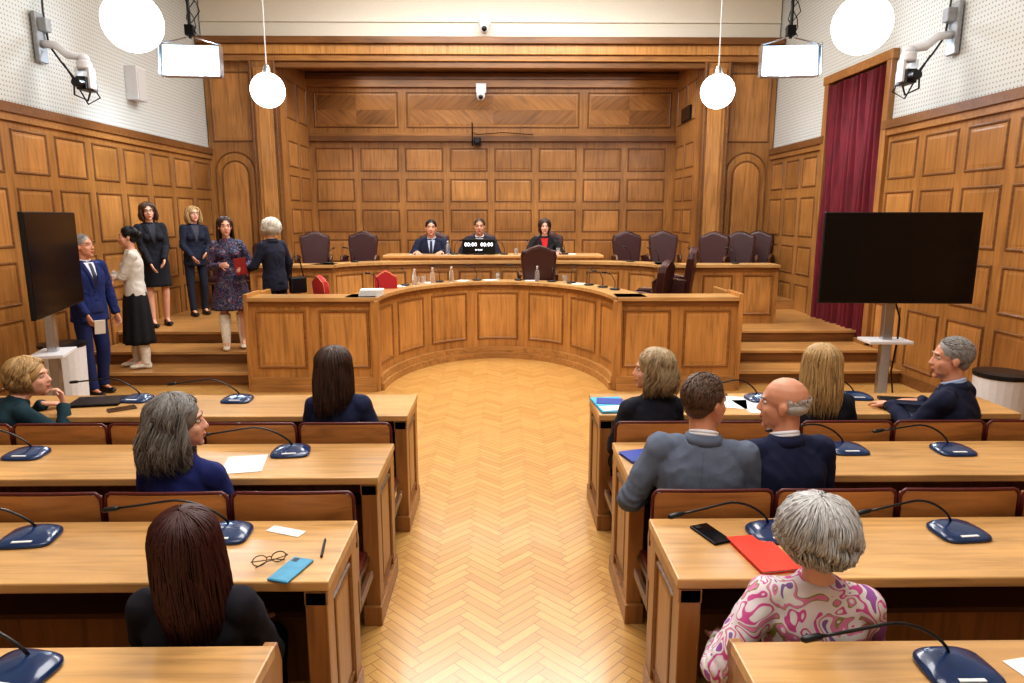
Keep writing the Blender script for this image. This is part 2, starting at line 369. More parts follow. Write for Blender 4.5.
for x in (-1.65,1.55): mb=MB(); mb.box(x,x+.05,.05,.5,0,.72,w_desk); mb.obj('side_panel',parent=pr)
mb=MB(); mb.box(-1.7,1.65,-.04,.52,.72,.76,w_top); mb.obj('counter_top',parent=pr,bevel=.006)
PZ=1.361
a89=math.asin((8.9-AY)/AB)
arc=[(CX+(AA+.05)*math.cos(t),AY+(AB+.05)*math.sin(t)) for t in [math.pi-a89+(a89*2-math.pi)*i/24 for i in range(25)]]
mb=MB(); mb.prism([(XL,8.9)]+arc+[(XR,8.9),(XR,YF),(OX1,YF),(OX1,YB),(OX0,YB),(OX0,YF),(XL,YF)],0,.45,w_step); mb.obj('floor_dais',kind='structure')
mb=MB()
la=[(CX+(AA+.05)*math.cos(math.pi-a89*i/10),AY+(AB+.05)*math.sin(math.pi-a89*i/10)) for i in range(11)]
ra=[(2*CX-x,y) for x,y in la]
mb.prism([(-2.8,AY+.06),(-1.47,AY+.06)]+la[1:]+[(-2.8,8.9)],0,.3,w_step)
mb.prism([(2.6,AY+.06),(1.32,AY+.06)]+ra[1:]+[(2.6,8.9)],0,.3,w_step)
mb.obj('floor_inner',kind='structure')
slab('floor_platform',-2.0,1.7,10.44,10.95,.45,.6,w_step); slab('floor_platform_rear',OX0,OX1,10.95,YB,.45,.6,w_step)
slab('floor_platform_side',OX1,XR,10.95,YF-.2,.45,.6,w_step)
for nm,x0,x1 in (('floor_steps_left',XL+.03,-2.87),('floor_steps_right',2.68,XR-.03)):
    mb=MB(); mb.box(x0,x1,7.8,8.9,0,.15,w_step); mb.box(x0,x1,8.3,8.9,.15,.3,w_step)
    for y,z in ((7.8,.15),(8.3,.3),(8.9,.45)): mb.box(x0,x1,y-.02,y+.04,z-.03,z+.003,w_top); mb.box(x0,x1,y-.004,y,z-.14,z-.03,w_mold)
    mb.obj(nm,kind='structure',bevel=.004)
def curtain():
    mb=MB(); n=180
    zs=[.38,.9,1.6,2.4,3.2,3.76]
    vs=[];fs=[]
    for k,z in enumerate(zs):
        for i in range(n+1):
            y=WY0+.03+(WY1-WY0-.06)*i/n; a=i/n*2*math.pi*10
            vs.append((XR-.0-.075*math.sin(a+.4*math.sin(z*1.3))-.025*math.sin(a*2.3+z),y,z))
    for k in range(len(zs)-1):
        for i in range(n): a=k*(n+1)+i; fs.append((a,a+1,a+n+2,a+n+1))
    mb.add(vs,fs,curtain_m); o=mb.obj('curtain',loc=(0,0,0),label='long pleated crimson velvet window curtain',cat='curtain',smooth=True,recalc=False)
    mb=MB(); mb.cyl((XR+.0,WY0+.02,3.77),(XR+.0,WY1-.02,3.77),.015,w_dark); mb.obj('curtain_rod',parent=o)
curtain()

# ================= ROW DESKS
def row_desk(x0,x1,yn,yf,grp):
    W=x1-x0; D=yf-yn
    root=bpy.data.objects.new('bench_desk',None); COL.objects.link(root); root.location=(x0,yn,0)
    root['label']='long light oak bench desk with panelled aisle end'; root['category']='desk'; root['group']=grp
    mb=MB(); mb.box(0,W,0,D,.712,.75,w_top); mb.obj('tabletop',parent=root,bevel=.006)
    mb=MB(); mb.box(.05,W-.05,D-.12,D-.09,.12,.712,w_end)
    F=lambda u,v,d:V((u,D-.09+d,v)); k=max(1,round((W-.2)/.62)); sp=(W-.2)/k
    for i in range(k): panel(mb,F,(.1+i*sp+.04,.1+(i+1)*sp-.04,.2,.66),w_fb,w_mold)
    mb.obj('front_panel',parent=root)
    mb=MB(); mb.box(.07,W-.07,D-.28,D-.125,.50,.52,w_dark); mb.obj('shelf',parent=root)
    for side in (0,1):
        mb=MB(); xa=.02 if side==0 else W-.07
        mb.box(xa,xa+.05,.03,D-.04,0,.712,w_end); mb.box(xa-.012,xa+.062,.0,.09,0,.712,w_end); mb.box(xa-.012,xa+.062,D-.1,D-.01,0,.712,w_end)
        mb.box(xa-.02,xa+.07,-.02,D,0,.10,w_end); mb.box(xa-.015,xa+.065,0,D-.01,.66,.712,w_end)
        sg=-1 if side==0 else 1; X=xa if side==0 else xa+.05
        F=lambda u,v,d:V((X+sg*d,u,v)); panel(mb,F,(.1,D-.11,.15,.63),w_fb,w_mold,h=.012)
        poly=[(D-.01,0),(D+.07,0),(D+.07,.30),(D+.1,.45),(D+.12,.62),(D+.09,.70),(D-.01,.70)]
        T=Matrix(((0,0,1,xa+.005),(1,0,0,0),(0,1,0,0),(0,0,0,1)))
        mb.prism(poly,0,.04,w_end,T)
        mb.obj('end_panel',parent=root,bevel=.004)
    return root
rowsY=[(4.02,4.53),(3.02,3.51),(2.10,2.57),(1.22,1.76)]
for i,(a,b) in enumerate(rowsY):
    e=.585 if i<3 else .65
    row_desk(-3.62,-e,a,b,'rows of bench desks'); row_desk(e,3.2,a,b,'rows of bench desks')
def seat_proto():
    W=.505
    root=bpy.data.objects.new('folding_seat',None); COL.objects.link(root)
    root['label']='fixed folding seat with wood back and oxblood leather top edge'; root['category']='seat'; root['group']='rows of fixed folding seats'
    mb=MB(); n=12
    def back(z0,zt,th,mt,yo=0,ins=0):
        fr=[];bk=[]
        for i in range(n+1):
            u=-W/2+.008+ins+(W-.016-2*ins)*i/n; c=(u/(W/2)); top=zt+.004*(1-c*c)-(.010 if abs(c)>.95 else 0); yb=-.025*(1-c*c)
            fr.append((u,yb+yo,z0)); fr.append((u,yb+yo,top)); bk.append((u,yb+yo+th,z0)); bk.append((u,yb+yo+th,top))
        vs=fr+bk; o=len(fr); fs=[]
        for i in range(n):
            a=2*i; fs+=[(a,a+2,a+3,a+1),(o+a,o+a+1,o+a+3,o+a+2),(a+1,a+3,o+a+3,o+a+1),(a,o+a,o+a+2,a+2)]
        fs+=[(0,1,o+1,o),(2*n,o+2*n,o+2*n+1,2*n+1)]
        mb.add(vs,fs,mt)
    back(.44,.835,.020,w_back); mb.obj('backrest',parent=root,bevel=.003)
    mb=MB(); pts=[(-W/2+.004,0,.60),(-W/2+.006,0,.815),(-W/2+.014,-.004,.834)]+[(-W/2+.028+(W-.056)*i/8,-.018*(1-(2*i/8-1)**2),.841+.005*(1-(2*i/8-1)**2)) for i in range(9)]+[(W/2-.014,-.004,.834),(W/2-.006,0,.815),(W/2-.004,0,.60)]
    mb.tube(pts,.0075,leather_red,8,up=(0,1,0)); back(.50,.8,.02,leather_red,.022,.03); mb.obj('leather_trim',parent=root,smooth=True)
    mb=MB(); mb.box(-W/2+.03,W/2-.03,.05,.40,.33,.355,w_dark); mb.box(-W/2+.04,W/2-.04,.05,.39,.355,.38,leather_red); mb.obj('seat',parent=root,bevel=.01)
    mb=MB(); mb.box(-W/2,-W/2+.025,.04,.3,.29,.33,w_dark); mb.box(W/2-.025,W/2,.04,.3,.29,.33,w_dark); mb.box(-.02,.02,.04,.3,0,.33,w_dark); mb.box(-W/2,W/2,.0,.04,.29,.44,w_dark); mb.obj('support',parent=root,bevel=.004)
    return root
sp=seat_proto(); first=True
for yb in (3.545,2.605):
    for sgn in (-1,1):
        k=6 if sgn<0 else 5
        for i in range(k):
            loc=(sgn*(.61+.25+i*.512),yb+.03,0)
            if first: sp.location=loc; first=False
            else: copytree(sp,loc)
for x in (-.97,.95):
    mb=MB(); c=mb
    c.box(-.21,.21,-.08,.26,.28,.33,leather_red); c.box(-.2,.2,-.07,.25,.25,.28,w_dark)
    for a in (-.18,.15):
        for b in (-.06,.2): c.box(a,a+.03,b,b+.03,0,.25,w_dark)
    c.obj('low_bench',loc=(x,1.84,0),bevel=.008,label='low wooden bench with oxblood leather pad',cat='bench',group='low benches')

# ================= gooseneck microphones
def mic_proto():
    root=bpy.data.objects.new('gooseneck_microphone',None); COL.objects.link(root)
    root['label']='dark blue conference microphone unit with long gooseneck'; root['category']='microphone'; root['group']='conference microphones on the desks'
    mb=MB(); n=28; rs=[]
    for z,sx,sy,cy in ((0,.094,.082,0),(.006,.096,.084,0),(.014,.094,.08,.004),(.022,.084,.062,.014),(.030,.052,.036,.030),(.034,.02,.015,.036)):
        ring=[]
        for i in range(n):
            a=2*math.pi*i/n; c,s=math.cos(a),math.sin(a); e=.5
            x=sx*abs(c)**e*(1 if c>0 else -1)*(1+.10*(-s)); y=sy*abs(s)**e*(1 if s>0 else -1)
            ring.append(V((x,y+cy,z)))
        rs.append(ring)
    mb.rings(rs,navyp); mb.obj('base',parent=root,smooth=True)
    mb=MB(); mb.box(-.035,.035,-.066,-.044,.014,.020,paper); mb.obj('name_tag',parent=root,label='small white paper name tag')
    pts=[]
    for i in range(15):
        t=i/14; pts.append((-.38*t**1.35,.038-.06*t,.03+.115*math.sin(min(1,t*1.5)*math.pi/2)-.05*max(0,t-.55)))
    mb=MB(); mb.tube(pts,.0048,black,8); mb.obj('gooseneck',parent=root,smooth=True)
    mb=MB(); d=V(pts[-1])-V(pts[-2]); d.normalize(); p=V(pts[-1])
    mb.tube([p,p+d*.01,p+d*.05,p+d*.06],[.006,.010,.010,.005],black,12); mb.obj('microphone_head',parent=root,smooth=True)
    return root
mp_=mic_proto(); first=True
for x,y,r in ((-1.75,4.38,0),(-2.42,4.40,-.1),(-1.09,3.36,.1),(-2.42,3.34,0),(-1.06,2.44,0),(-1.78,2.42,.1),(-1.29,1.64,-.2),(1.70,4.36,.2),(2.36,4.40,-.1),(2.32,3.34,0),(1.78,3.36,0),(1.74,2.42,.1),(1.03,2.42,.15),(1.21,1.62,0)):
    if first: mp_.location=(x,y,.751); first=False
    else: copytree(mp_,(x,y,.751),r)
def sm_proto():
    mb=MB(); mb.ell((0,0,.012),(.07,.055,.014),black); root=mb.obj('desk_microphone',smooth=True,label='small black gooseneck desk microphone',cat='microphone',group='microphones on the dais desks')
    mb=MB(); mb.tube([(0,0,.02),(.0,-.0,.10),(.03,.03,.18),(.08,.08,.21)],.005,black,6); mb.obj('gooseneck',parent=root,smooth=True)
    mb=MB(); mb.cap((.08,.08,.21),(.11,.11,.215),.011,.011,black); mb.obj('microphone_head',parent=root,smooth=True)
    return root
sm=sm_proto(); first=True
sml=[(-.75,10.62,PZ),(.02,10.58,PZ),(.4,10.58,PZ),(.95,10.62,PZ)]
for t in (.12,.22,.33,.44,.56,.66,.72,.78,.83,.88):
    a=math.pi*(1-t); sml.append((CX+(AA+.2)*math.cos(a),AY+(AB+.2)*math.sin(a),1.06))
for t in (.08,.18,.8,.9): a=math.pi*(1-t); sml.append((-.1+2.45*math.cos(a),9.5+1.05*math.sin(a),1.28))
for x in (2.7,3.3): sml.append((x,9.7,1.28))
for x,y,z in sml:
    if first: sm.location=(x,y,z); first=False
    else: copytree(sm,(x,y,z),rnd(0,3))

# ================= armchairs
def armchair_proto(name,lab,grp,lea,wd,pad=True):
    root=bpy.data.objects.new(name,None); COL.objects.link(root); root['label']=lab; root['category']='chair'; root['group']=grp
    mb=MB(); mb.box(-.25,.25,-.22,.25,.40,.44,wd); mb.obj('seat_frame',parent=root,bevel=.01)
    mb=MB(); mb.box(-.24,.24,-.2,.24,.44,.52,lea); mb.obj('seat',parent=root,bevel=.025)
    out=[(-.2,.46),(-.235,.75),(-.255,.95),(-.235,1.02),(-.17,1.035),(-.09,1.075),(0,1.10),(.09,1.075),(.17,1.035),(.235,1.02),(.255,.95),(.235,.75),(.2,.46)]
    cz=.76; S=lambda p:V((p.x,p.y-.12*(p.z-.46)-.21,p.z))
    mb=MB()
    rs=[[S(V((x*q,y,cz+(z-cz)*q))) for x,z in out] for y,q in ((-.05,.86),(-.04,.97),(-.015,1),(.015,1),(.04,.97),(.05,.86))]
    mb.rings(rs,lea); mb.obj('backrest',parent=root)
    mb=MB()
    for y in (-.044,.044): mb.tube([V((x*.95,y-.12*(z-.46)-.21,cz+(z-cz)*.95)) for x,z in out],.006,wd,6)
    mb.obj('piping',parent=root)
    for sx in (-1,1):
        mb=MB(); mb.tube([(sx*.25,-.22,.66),(sx*.275,-.05,.69),(sx*.28,.15,.685),(sx*.275,.2,.64),(sx*.26,.18,.44)],[.02,.022,.024,.02,.016],wd,8)
        if pad: mb.box(min(sx*.245,sx*.285),max(sx*.245,sx*.285),-.21,.18,.40,.68,lea)
        mb.obj('armrest',parent=root,smooth=not pad,bevel=.008 if pad else 0)
    for sx in (-.22,.22):
        for sy in (-.19,.21):
            mb=MB(); mb.tube([(sx,sy,.40),(sx,sy,.2),(sx*1.03,sy*1.05,0)],[.024,.02,.015],wd,8); mb.obj('leg',parent=root,smooth=True)
    return root
ch=armchair_proto('armchair','maroon leather armchair with crested shield back','maroon leather dais armchairs',leather,w_dark)
chl=[(-2.38,11.5,.6,R(180)),(-3.15,11.5,.6,R(190)),(2.14,11.5,.6,R(185)),(2.74,11.7,.6,R(170)),(3.38,11.2,.6,R(150)),(3.95,11.45,.6,R(160)),(4.36,11.85,.6,R(150)),(-1.15,11.3,.6,R(180)),(-.37,11.3,.6,R(180)),(.76,11.3,.6,R(180)),(.5,9.88,.45,R(0)),(1.84,8.80,.3,R(62)),(2.25,9.13,.45,R(70)),(-4.60,11.3,.45,R(190)),(-4.1,11.75,.45,R(180))]
for i,(x,y,z,r) in enumerate(chl):
    if i==0: ch.location=(x,y,z); ch.rotation_euler=(0,0,r)
    else: copytree(ch,(x,y,z),r)
rc=armchair_proto('upholstered_chair','bright red upholstered chair with gilt wood frame','red upholstered chairs',red_uph,wood('wood_gilt',srgb(210,160,100),'z'),False)
rc.location=(-2.0,8.15,.3); rc.rotation_euler=(0,0,R(-50)); rc.scale=(.66,.70,.88); c=copytree(rc,(-1.5,8.66,.3),R(14)); c.scale=(.58,.68,.9)

# ================= lamps
def globe(x,y,z,r=.205,g=None):
    root=bpy.data.objects.new('pendant_lamp',None); COL.objects.link(root); root.location=(x,y,z)
    root['label']='white glass globe pendant lamp on thin cord'; root['category']='lamp'; root['group']='globe pendant lamps'
    mb=MB(); mb.ell((0,0,0),(r,r,r),globe_m,hi=True); mb.obj('globe_shade',parent=root,smooth=True)
    mb=MB(); mb.lathe([(.02,r+.09),(.035,r+.07),(.05,r+.0),(.05,r-.02)],chrome); mb.obj('lamp_cap',parent=root,smooth=True)
    mb=MB(); mb.cyl((0,0,r+.08),(0,0,ZC-z),.008,white_m,n=8); mb.obj('cord',parent=root)
for x in (-2.86,2.64): globe(x,8.77,3.45)
for x in (-2.72,2.68): globe(x,5.4,3.35,.21)
for x in (-2.6,2.5): globe(x,1.2,3.4)  # unseen extra pair, added to light the room
def softlight(x,y,z,yaw):
    root=bpy.data.objects.new('studio_panel_light',None); COL.objects.link(root); root.location=(x,y,z); root.rotation_euler=(0,0,yaw)
    root['label']='glowing white studio panel light hung from ceiling'; root['category']='light'; root['group']='studio panel lights'
    T=Matrix.Rotation(R(-8),4,'X')
    mb=MB(); mb.box(-.34,.34,-.0,.09,-.19,.19,chrome,T); mb.obj('housing',parent=root,bevel=.01)
    mb=MB(); mb.box(-.33,.33,-.02,0,-.18,.18,panel_m,T); mb.obj('light_panel',parent=root,bevel=.01)
    mb=MB()
    for s in (-1,1): mb.box(s*.17-.15,s*.17+.15,-.024,-.02,-.15,.15,emit_core,T)
    mb.obj('led_array',parent=root)
    mb=MB()
    for s in (-1,1): mb.tube([(s*.35,.05,0),(s*.35,.05,.2),(s*.05,.05,.28)],.010,chrome,6)
    mb.cyl((0,.05,.27),(0,.05,ZC-z),.02,blackm,n=10); mb.box(-.05,.05,0,.1,.3,.42,blackm); mb.obj('mounting_yoke',parent=root)
    for s in (-1,1): mb=MB(); mb.box(s*.36-.004,s*.36+.004,-.08,.08,-.19,.19,chrome,T); mb.obj('barn_door',parent=root)
    for k in range(3):
        mb=MB(); pts=[(.03+.05*math.sin(t*3+k*2)*(1+k*.4),.04+.03*k,.3+t*.25) for t in [i*.4 for i in range(20)] if .3+t*.25<ZC-z]
        mb.tube(pts,.006,blackm,5); mb.obj('cable',parent=root)
emit_core=emat('lamp_led_core',(.85,.94,1,1),14)
softlight(-3.86,9.0,3.84,R(6)); softlight(3.6,9.0,3.86,R(-6))
def camrig(x,y,s):
    root=bpy.data.objects.new('wall_camera_rig',None); COL.objects.link(root); root.location=(x,y,3.5)
    root['label']='remote video camera on white articulated wall bracket'; root['category']='camera'; root['group']='wall mounted video cameras'
    g=mat('bracket_grey',srgb(150,152,154),.4,.3)
    mb=MB(); mb.box(0 if s>0 else -.05,.05 if s>0 else 0,-.08,.08,.1,.62,g); mb.box(min(0,s*.14),max(0,s*.14),-.05,.05,.42,.56,g); mb.obj('wall_plate',parent=root,bevel=.01)
    mb=MB(); mb.tube([(s*.05,0,.3),(s*.2,-.02,.28),(s*.32,-.02,.18),(s*.50,-.04,.15)],[.04,.045,.045,.04],white_m,10); mb.ell((s*.5,-.04,.14),(.06,.06,.05),white_m); mb.obj('bracket_arm',parent=root,smooth=True)
    mb=MB(); mb.lathe([(.05,.12),(.075,.10),(.075,.04),(.06,.02)],white_m,c=(s*.5,-.04,0)); mb.box(s*.5-.08,s*.5-.05,-.1,.02,-.18,.04,white_m); mb.box(s*.5+.05,s*.5+.08,-.1,.02,-.18,.04,white_m); mb.obj('yoke',parent=root,bevel=.006)
    mb=MB(); mb.box(s*.5-.055,s*.5+.055,-.14,.08,-.2,-.06,black); mb.tube([(s*.5,-.14,-.13),(s*.5,-.2,-.14),(s*.5,-.24,-.14)],[.05,.045,.05],black,16); mb.obj('camera_body',parent=root,bevel=.008)
    mb=MB(); mb.tube([(s*.5,.06,-.14),(s*.42,.1,-.28),(s*.3,.06,-.22),(s*.35,0,-.05),(s*.2,.05,.12),(s*.08,.06,.3),(s*.05,.07,.65),(s*.06,.08,1.1)],.011,black,6); mb.obj('cable',parent=root,smooth=True)
    mb=MB(); mb.tube([(s*.5,.04,-.1),(s*.56,.1,-.25),(s*.42,.1,-.32),(s*.36,.02,-.12),(s*.25,.0,.1)],.009,black,6); mb.obj('cable',parent=root,smooth=True)
camrig(XL,8.0,1); camrig(XR,7.5,-1)
mb=MB(); mb.box(0,.16,-.13,.13,-.22,.22,white_m); mb.box(.16,.17,-.11,.11,-.2,.2,mat('speaker_grille',srgb(200,200,200),.6,bump=.3,scale=300)); mb.obj('wall_speaker',loc=(XL-.018,9.9,3.72),bevel=.01,label='white rectangular loudspeaker mounted on the wall',cat='speaker')
def ptz(x,y,z,lab):
    mb=MB(); mb.box(-.1,.1,-.02,.03,.1,.28,white_m); mb.box(-.03,.03,-.16,0,.14,.2,white_m); root=mb.obj('surveillance_camera',loc=(x,y,z),label=lab,cat='camera',bevel=.008)
    mb=MB(); mb.lathe([(.05,.14),(.08,.12),(.085,.02),(.06,-.05),(.02,-.08)],white_m,c=(0,-.18,0)); mb.obj('housing',parent=root,smooth=True)
    mb=MB(); mb.ell((0,-.235,-.01),(.045,.05,.045),black); mb.obj('lens',parent=root,smooth=True)
ptz(-.42,YB-.13,4.2,'white dome camera on upper panelled recess wall'); ptz(-.3,YF-.03,5.0,'small white camera fixed above wooden cornice')
mb=MB(); mb.box(-.07,.07,-.03,.03,.02,.16,blackm); root=mb.obj('relay_camera',loc=(-.5,YB-.13,3.3),label='small camera and cable boom on panelled wall',cat='camera')
mb=MB(); mb.tube([(0,-.04,.1),(0,-.1,.1)],[.04,.05],black,12); mb.obj('lens',parent=root)
mb=MB(); mb.tube([(-.1,0,.26),(.0,0,.22),(.5,.0,.26),(1.1,.0,.22)],.008,blackm,6); mb.obj('boom',parent=root)
mb=MB(); mb.cyl((-.1,0,.0),(-.1,0,.45),.012,blackm,n=8); mb.obj('bracket',parent=root)

# ================= televisions
def tv(loc,yaw,W=1.38,H=.82):
    root=bpy.data.objects.new('television',None); COL.objects.link(root); root.location=loc; root.rotation_euler=(0,0,yaw)
    root['label']='large black flat screen television on wheeled stand'; root['category']='television'; root['group']='televisions on stands'
    z0=1.16
    mb=MB(); mb.box(-W/2,W/2,0,.035,z0,z0+H,black); mb.box(-.35,.35,.035,.07,z0+.15,z0+.55,black); mb.obj('casing',parent=root,bevel=.006)
    mb=MB(); mb.box(-W/2+.012,W/2-.012,-.003,.001,z0+.02,z0+H-.012,screen_m); mb.obj('screen',parent=root)
    mb=MB(); mb.box(-.045,.045,.07,.14,.06,z0+.5,chrome); mb.obj('stand_post',parent=root,bevel=.006)
    mb=MB(); mb.box(-.2,.2,-.02,.24,.78,.81,white_m); mb.obj('shelf',parent=root,bevel=.006)
    mb=MB(); mb.box(-.42,.42,.08,.17,.05,.10,chrome)
    for s in (-.4,.33): mb.box(s,s+.07,-.2,.42,.05,.10,chrome)
    mb.obj('stand_base',parent=root,bevel=.006)
    for sx in (-.365,.365):
        for sy in (-.17,.39):
            mb=MB(); mb.cyl((sx-.015,sy,.028),(sx+.015,sy,.028),.028,black); mb.obj('caster',parent=root)
    mb=MB(); mb.tube([(.06,.14,1.2),(.14,.16,1.0),(.12,.12,.83),(.1,.14,.5),(.2,.2,.03)],.008,black,6); mb.obj('cable',parent=root,smooth=True)
    return root
tv((3.58,6.15,0),R(-3)); tv((-3.74,5.80,0),R(107),1.30,.82)
mb=MB(); mb.lathe([(.16,0),(.18,.02),(.2,.68),(.2,.69)],white_m); root=mb.obj('waste_bin',loc=(-4.32,6.62,0),label='white round bin with black lid',cat='bin',group='white bins')
mb=MB(); mb.lathe([(.205,.69),(.208,.70),(.205,.725),(.15,.735)],black); mb.obj('lid',parent=root)
copytree(root,(3.98,5.25,0))

# ================= small items
def thing(name,mb,loc,rot,lab,cat,bevel=0,smooth=False,group=None): return mb.obj(name,loc=loc,rot=rot,label=lab,cat=cat,bevel=bevel,smooth=smooth,group=group)
TZ=.751
def sheet(x,y,r,w=.21,h=.297,z=TZ,lab='loose white paper sheet on desk',m=paper,t=.002,name='paper_sheet',cat='paper'):
    mb=MB(); mb.box(-w/2,w/2,-h/2,h/2,0,t,m); return thing(name,mb,(x,y,z),r,lab,cat)
sheet(-1.27,3.2,.2,.19,.24); sheet(-.84,2.47,1.2,.05,.15); sheet(-1.95,2.38,.3,.08,.18); sheet(1.62,4.2,.1); sheet(1.48,4.3,-.3); sheet(1.42,1.6,.2,.09,.14)
def folder(x,y,r,m,lab,w=.23,h=.31,z=TZ):
    mb=MB(); mb.box(-w/2,w/2,-h/2,h/2,0,.003,m); o=thing('folder',mb,(x,y,z),r,lab,'folder')
    mb=MB(); mb.box(-w/2+.006,w/2-.012,-h/2+.006,h/2-.006,.003,.010,paper); mb.obj('pages',parent=o)
    mb=MB(); mb.box(-w/2,w/2,-h/2,h/2,.010,.013,m); mb.obj('cover',parent=o); return o
folder(.69,4.22,.1,blue_f,'cyan blue document folder with papers inside',.20,.34); sheet(.69,4.28,-.15,.17,.14,TZ+.0135,'printed card with blue picture on folder',blue_n)
sheet(.69,4.12,.2,.16,.10,z=TZ+.0135,lab='white paper slip lying on folder')
folder(.93,2.26,.15,redf,'bright orange red cardboard folder',.15,.26); folder(.70,3.28,.3,blue_n,'deep blue notebook lying closed on desk',.19,.15)
def phone(x,y,r,m,lab):
    mb=MB(); mb.box(-.04,.04,-.08,.08,0,.009,m); o=thing('smartphone',mb,(x,y,TZ),r,lab,'phone',.004)
    mb=MB(); mb.box(-.036,.036,-.075,.075,.009,.0098,screen_m if m is not case_m else case_m); mb.obj('screen',parent=o)
    mb=MB(); mb.box(-.028,-.008,.045,.068,.0098,.011,black); mb.obj('camera_bump',parent=o)
phone(.79,2.42,.35,blackm,'black smartphone lying face up on desk'); phone(-.73,2.17,-.3,case_m,'smartphone in light blue case on desk'); phone(-2.40,4.18,-.9,mat('phone_bronze',srgb(90,62,44),.4),'dark smartphone in bronze case on desk')
def laptop(x,y,r,lab):
    mb=MB(); mb.box(-.15,.15,-.11,.11,0,.009,blackm); o=thing('laptop',mb,(x,y,TZ),r,lab,'laptop',.003)
    mb=MB(); mb.box(-.15,.15,-.11,.11,.0095,.017,black); mb.obj('lid',parent=o,bevel=.003)
laptop(-2.64,4.34,.2,'closed black laptop on the desk'); laptop(2.62,4.25,-.2,'closed dark tablet computer on desk')
mb=MB(); mb.tube([(0,-.07,.005),(0,.06,.005),(0,.072,.005)],[.0045,.0045,.0015],blackm,10); thing('pen',mb,(-.66,2.33,TZ),.15,'black ballpoint pen on desk','pen')
def specs(mb,T,m,r=.021,fold=False):
    for s in (-1,1): mb.tube([T@V((s*.032+r*1.15*math.cos(2*math.pi*i/16),0,r*.9*math.sin(2*math.pi*i/16))) for i in range(16)],.0018,m,6,closed=True)
    mb.tube([T@V(p) for p in ((-.009,0,.004),(0,.003,.008),(.009,0,.004))],.0018,m,6)
    for s in (-1,1): mb.tube([T@V(p) for p in (((s*.056,0,.004),(s*.07,-.01,.005),(s*.073,-.09,.004),(s*.07,-.12,-.012)) if not fold else ((s*.056,0,.004),(s*.062,-.008-.004*s,.004),(-s*.02,-.018-.004*s,.0),(-s*.05,-.018-.004*s,-.012)))],.0018,m,6)
mb=MB(); specs(mb,Matrix.Translation((0,0,.020)),black,fold=True); thing('eyeglasses',mb,(-.82,2.22,TZ),.5,'folded black framed eyeglasses on desk','glasses')
def bottle(x,y,z):
    mb=MB(); mb.lathe([(.03,0),(.032,.01),(.032,.13),(.012,.17),(.012,.19)],glass_m); o=thing('water_bottle',mb,(x,y,z),0,'small clear plastic water bottle','bottle',smooth=True,group='water bottles on dais desks')
    mb=MB(); mb.lathe([(.014,.19),(.014,.21)],white_m); mb.obj('cap',parent=o)
def tumbler(x,y,z):
    mb=MB(); mb.lathe([(.028,0),(.033,.1),(.031,.1),(.026,.006)],glass_m); thing('drinking_glass',mb,(x,y,z),0,'clear drinking glass on desk','glass',group='glasses on dais desks')
for t in (.24,.30,.36,.62): a=math.pi*(1-t); bottle(CX+(AA+.13)*math.cos(a),AY+(AB+.15)*math.sin(a),1.061)
for t in (.26,.28,.5,.7): a=math.pi*(1-t); tumbler(CX+(AA+.2)*math.cos(a),AY+(AB+.22)*math.sin(a),1.061)
bottle(-.85,10.6,PZ); tumbler(.2,10.55,PZ); tumbler(.85,10.6,PZ)
for t in (.2,.30,.40,.48,.60,.74):
    a=math.pi*(1-t); sheet(CX+(AA+.22)*math.cos(a),AY+(AB+.22)*math.sin(a),rnd(0,3),z=1.061,w=.15,h=.2)
for x in (-1.35,-.9,.75,1.05): sheet(x,10.7,rnd(-.3,.3),z=PZ,w=.18,h=.22)
mb=MB(); 
for i in range(5): mb.box(-.13+i*.004,.13+i*.003,-.1,.1,i*.014,i*.014+.012,paper)
thing('paper_stack',mb,(-1.5,7.74,1.061),.1,'stack of white paper documents on ledge','paper')
mb=MB(); mb.box(-.25,.25,0,.04,.01,.24,black); mb.box(-.08,.08,-.02,.1,0,.02,black)
tm=mb.obj('timer_display',loc=(-.37,10.5,PZ),bevel=.004,label='black timer screen showing white digits',cat='display')
mb=MB(); mb.box(-.24,.24,-.003,.0,.02,.23,screen_m); mb.obj('screen',parent=tm)
def text(body,size,loc,parent,m,name='display_text'):
    cu=bpy.data.curves.new('t','FONT'); cu.body=body; cu.size=size; cu.align_x='CENTER'; cu.extrude=.001; cu.space_character=1.1
    o=bpy.data.objects.new('t',cu); COL.objects.link(o); bpy.context.view_layer.update()
    me=bpy.data.meshes.new_from_object(o.evaluated_get(bpy.context.evaluated_depsgraph_get())); bpy.data.objects.remove(o)
    me.materials.clear(); me.materials.append(m)
    return mkobj(name,me,parent,loc,(R(90),0,0))
text('00:00  00:00',.078,(0,-.006,.13),tm,digit_m); text('00:00:00',.03,(0,-.006,.065),tm,digit_m)

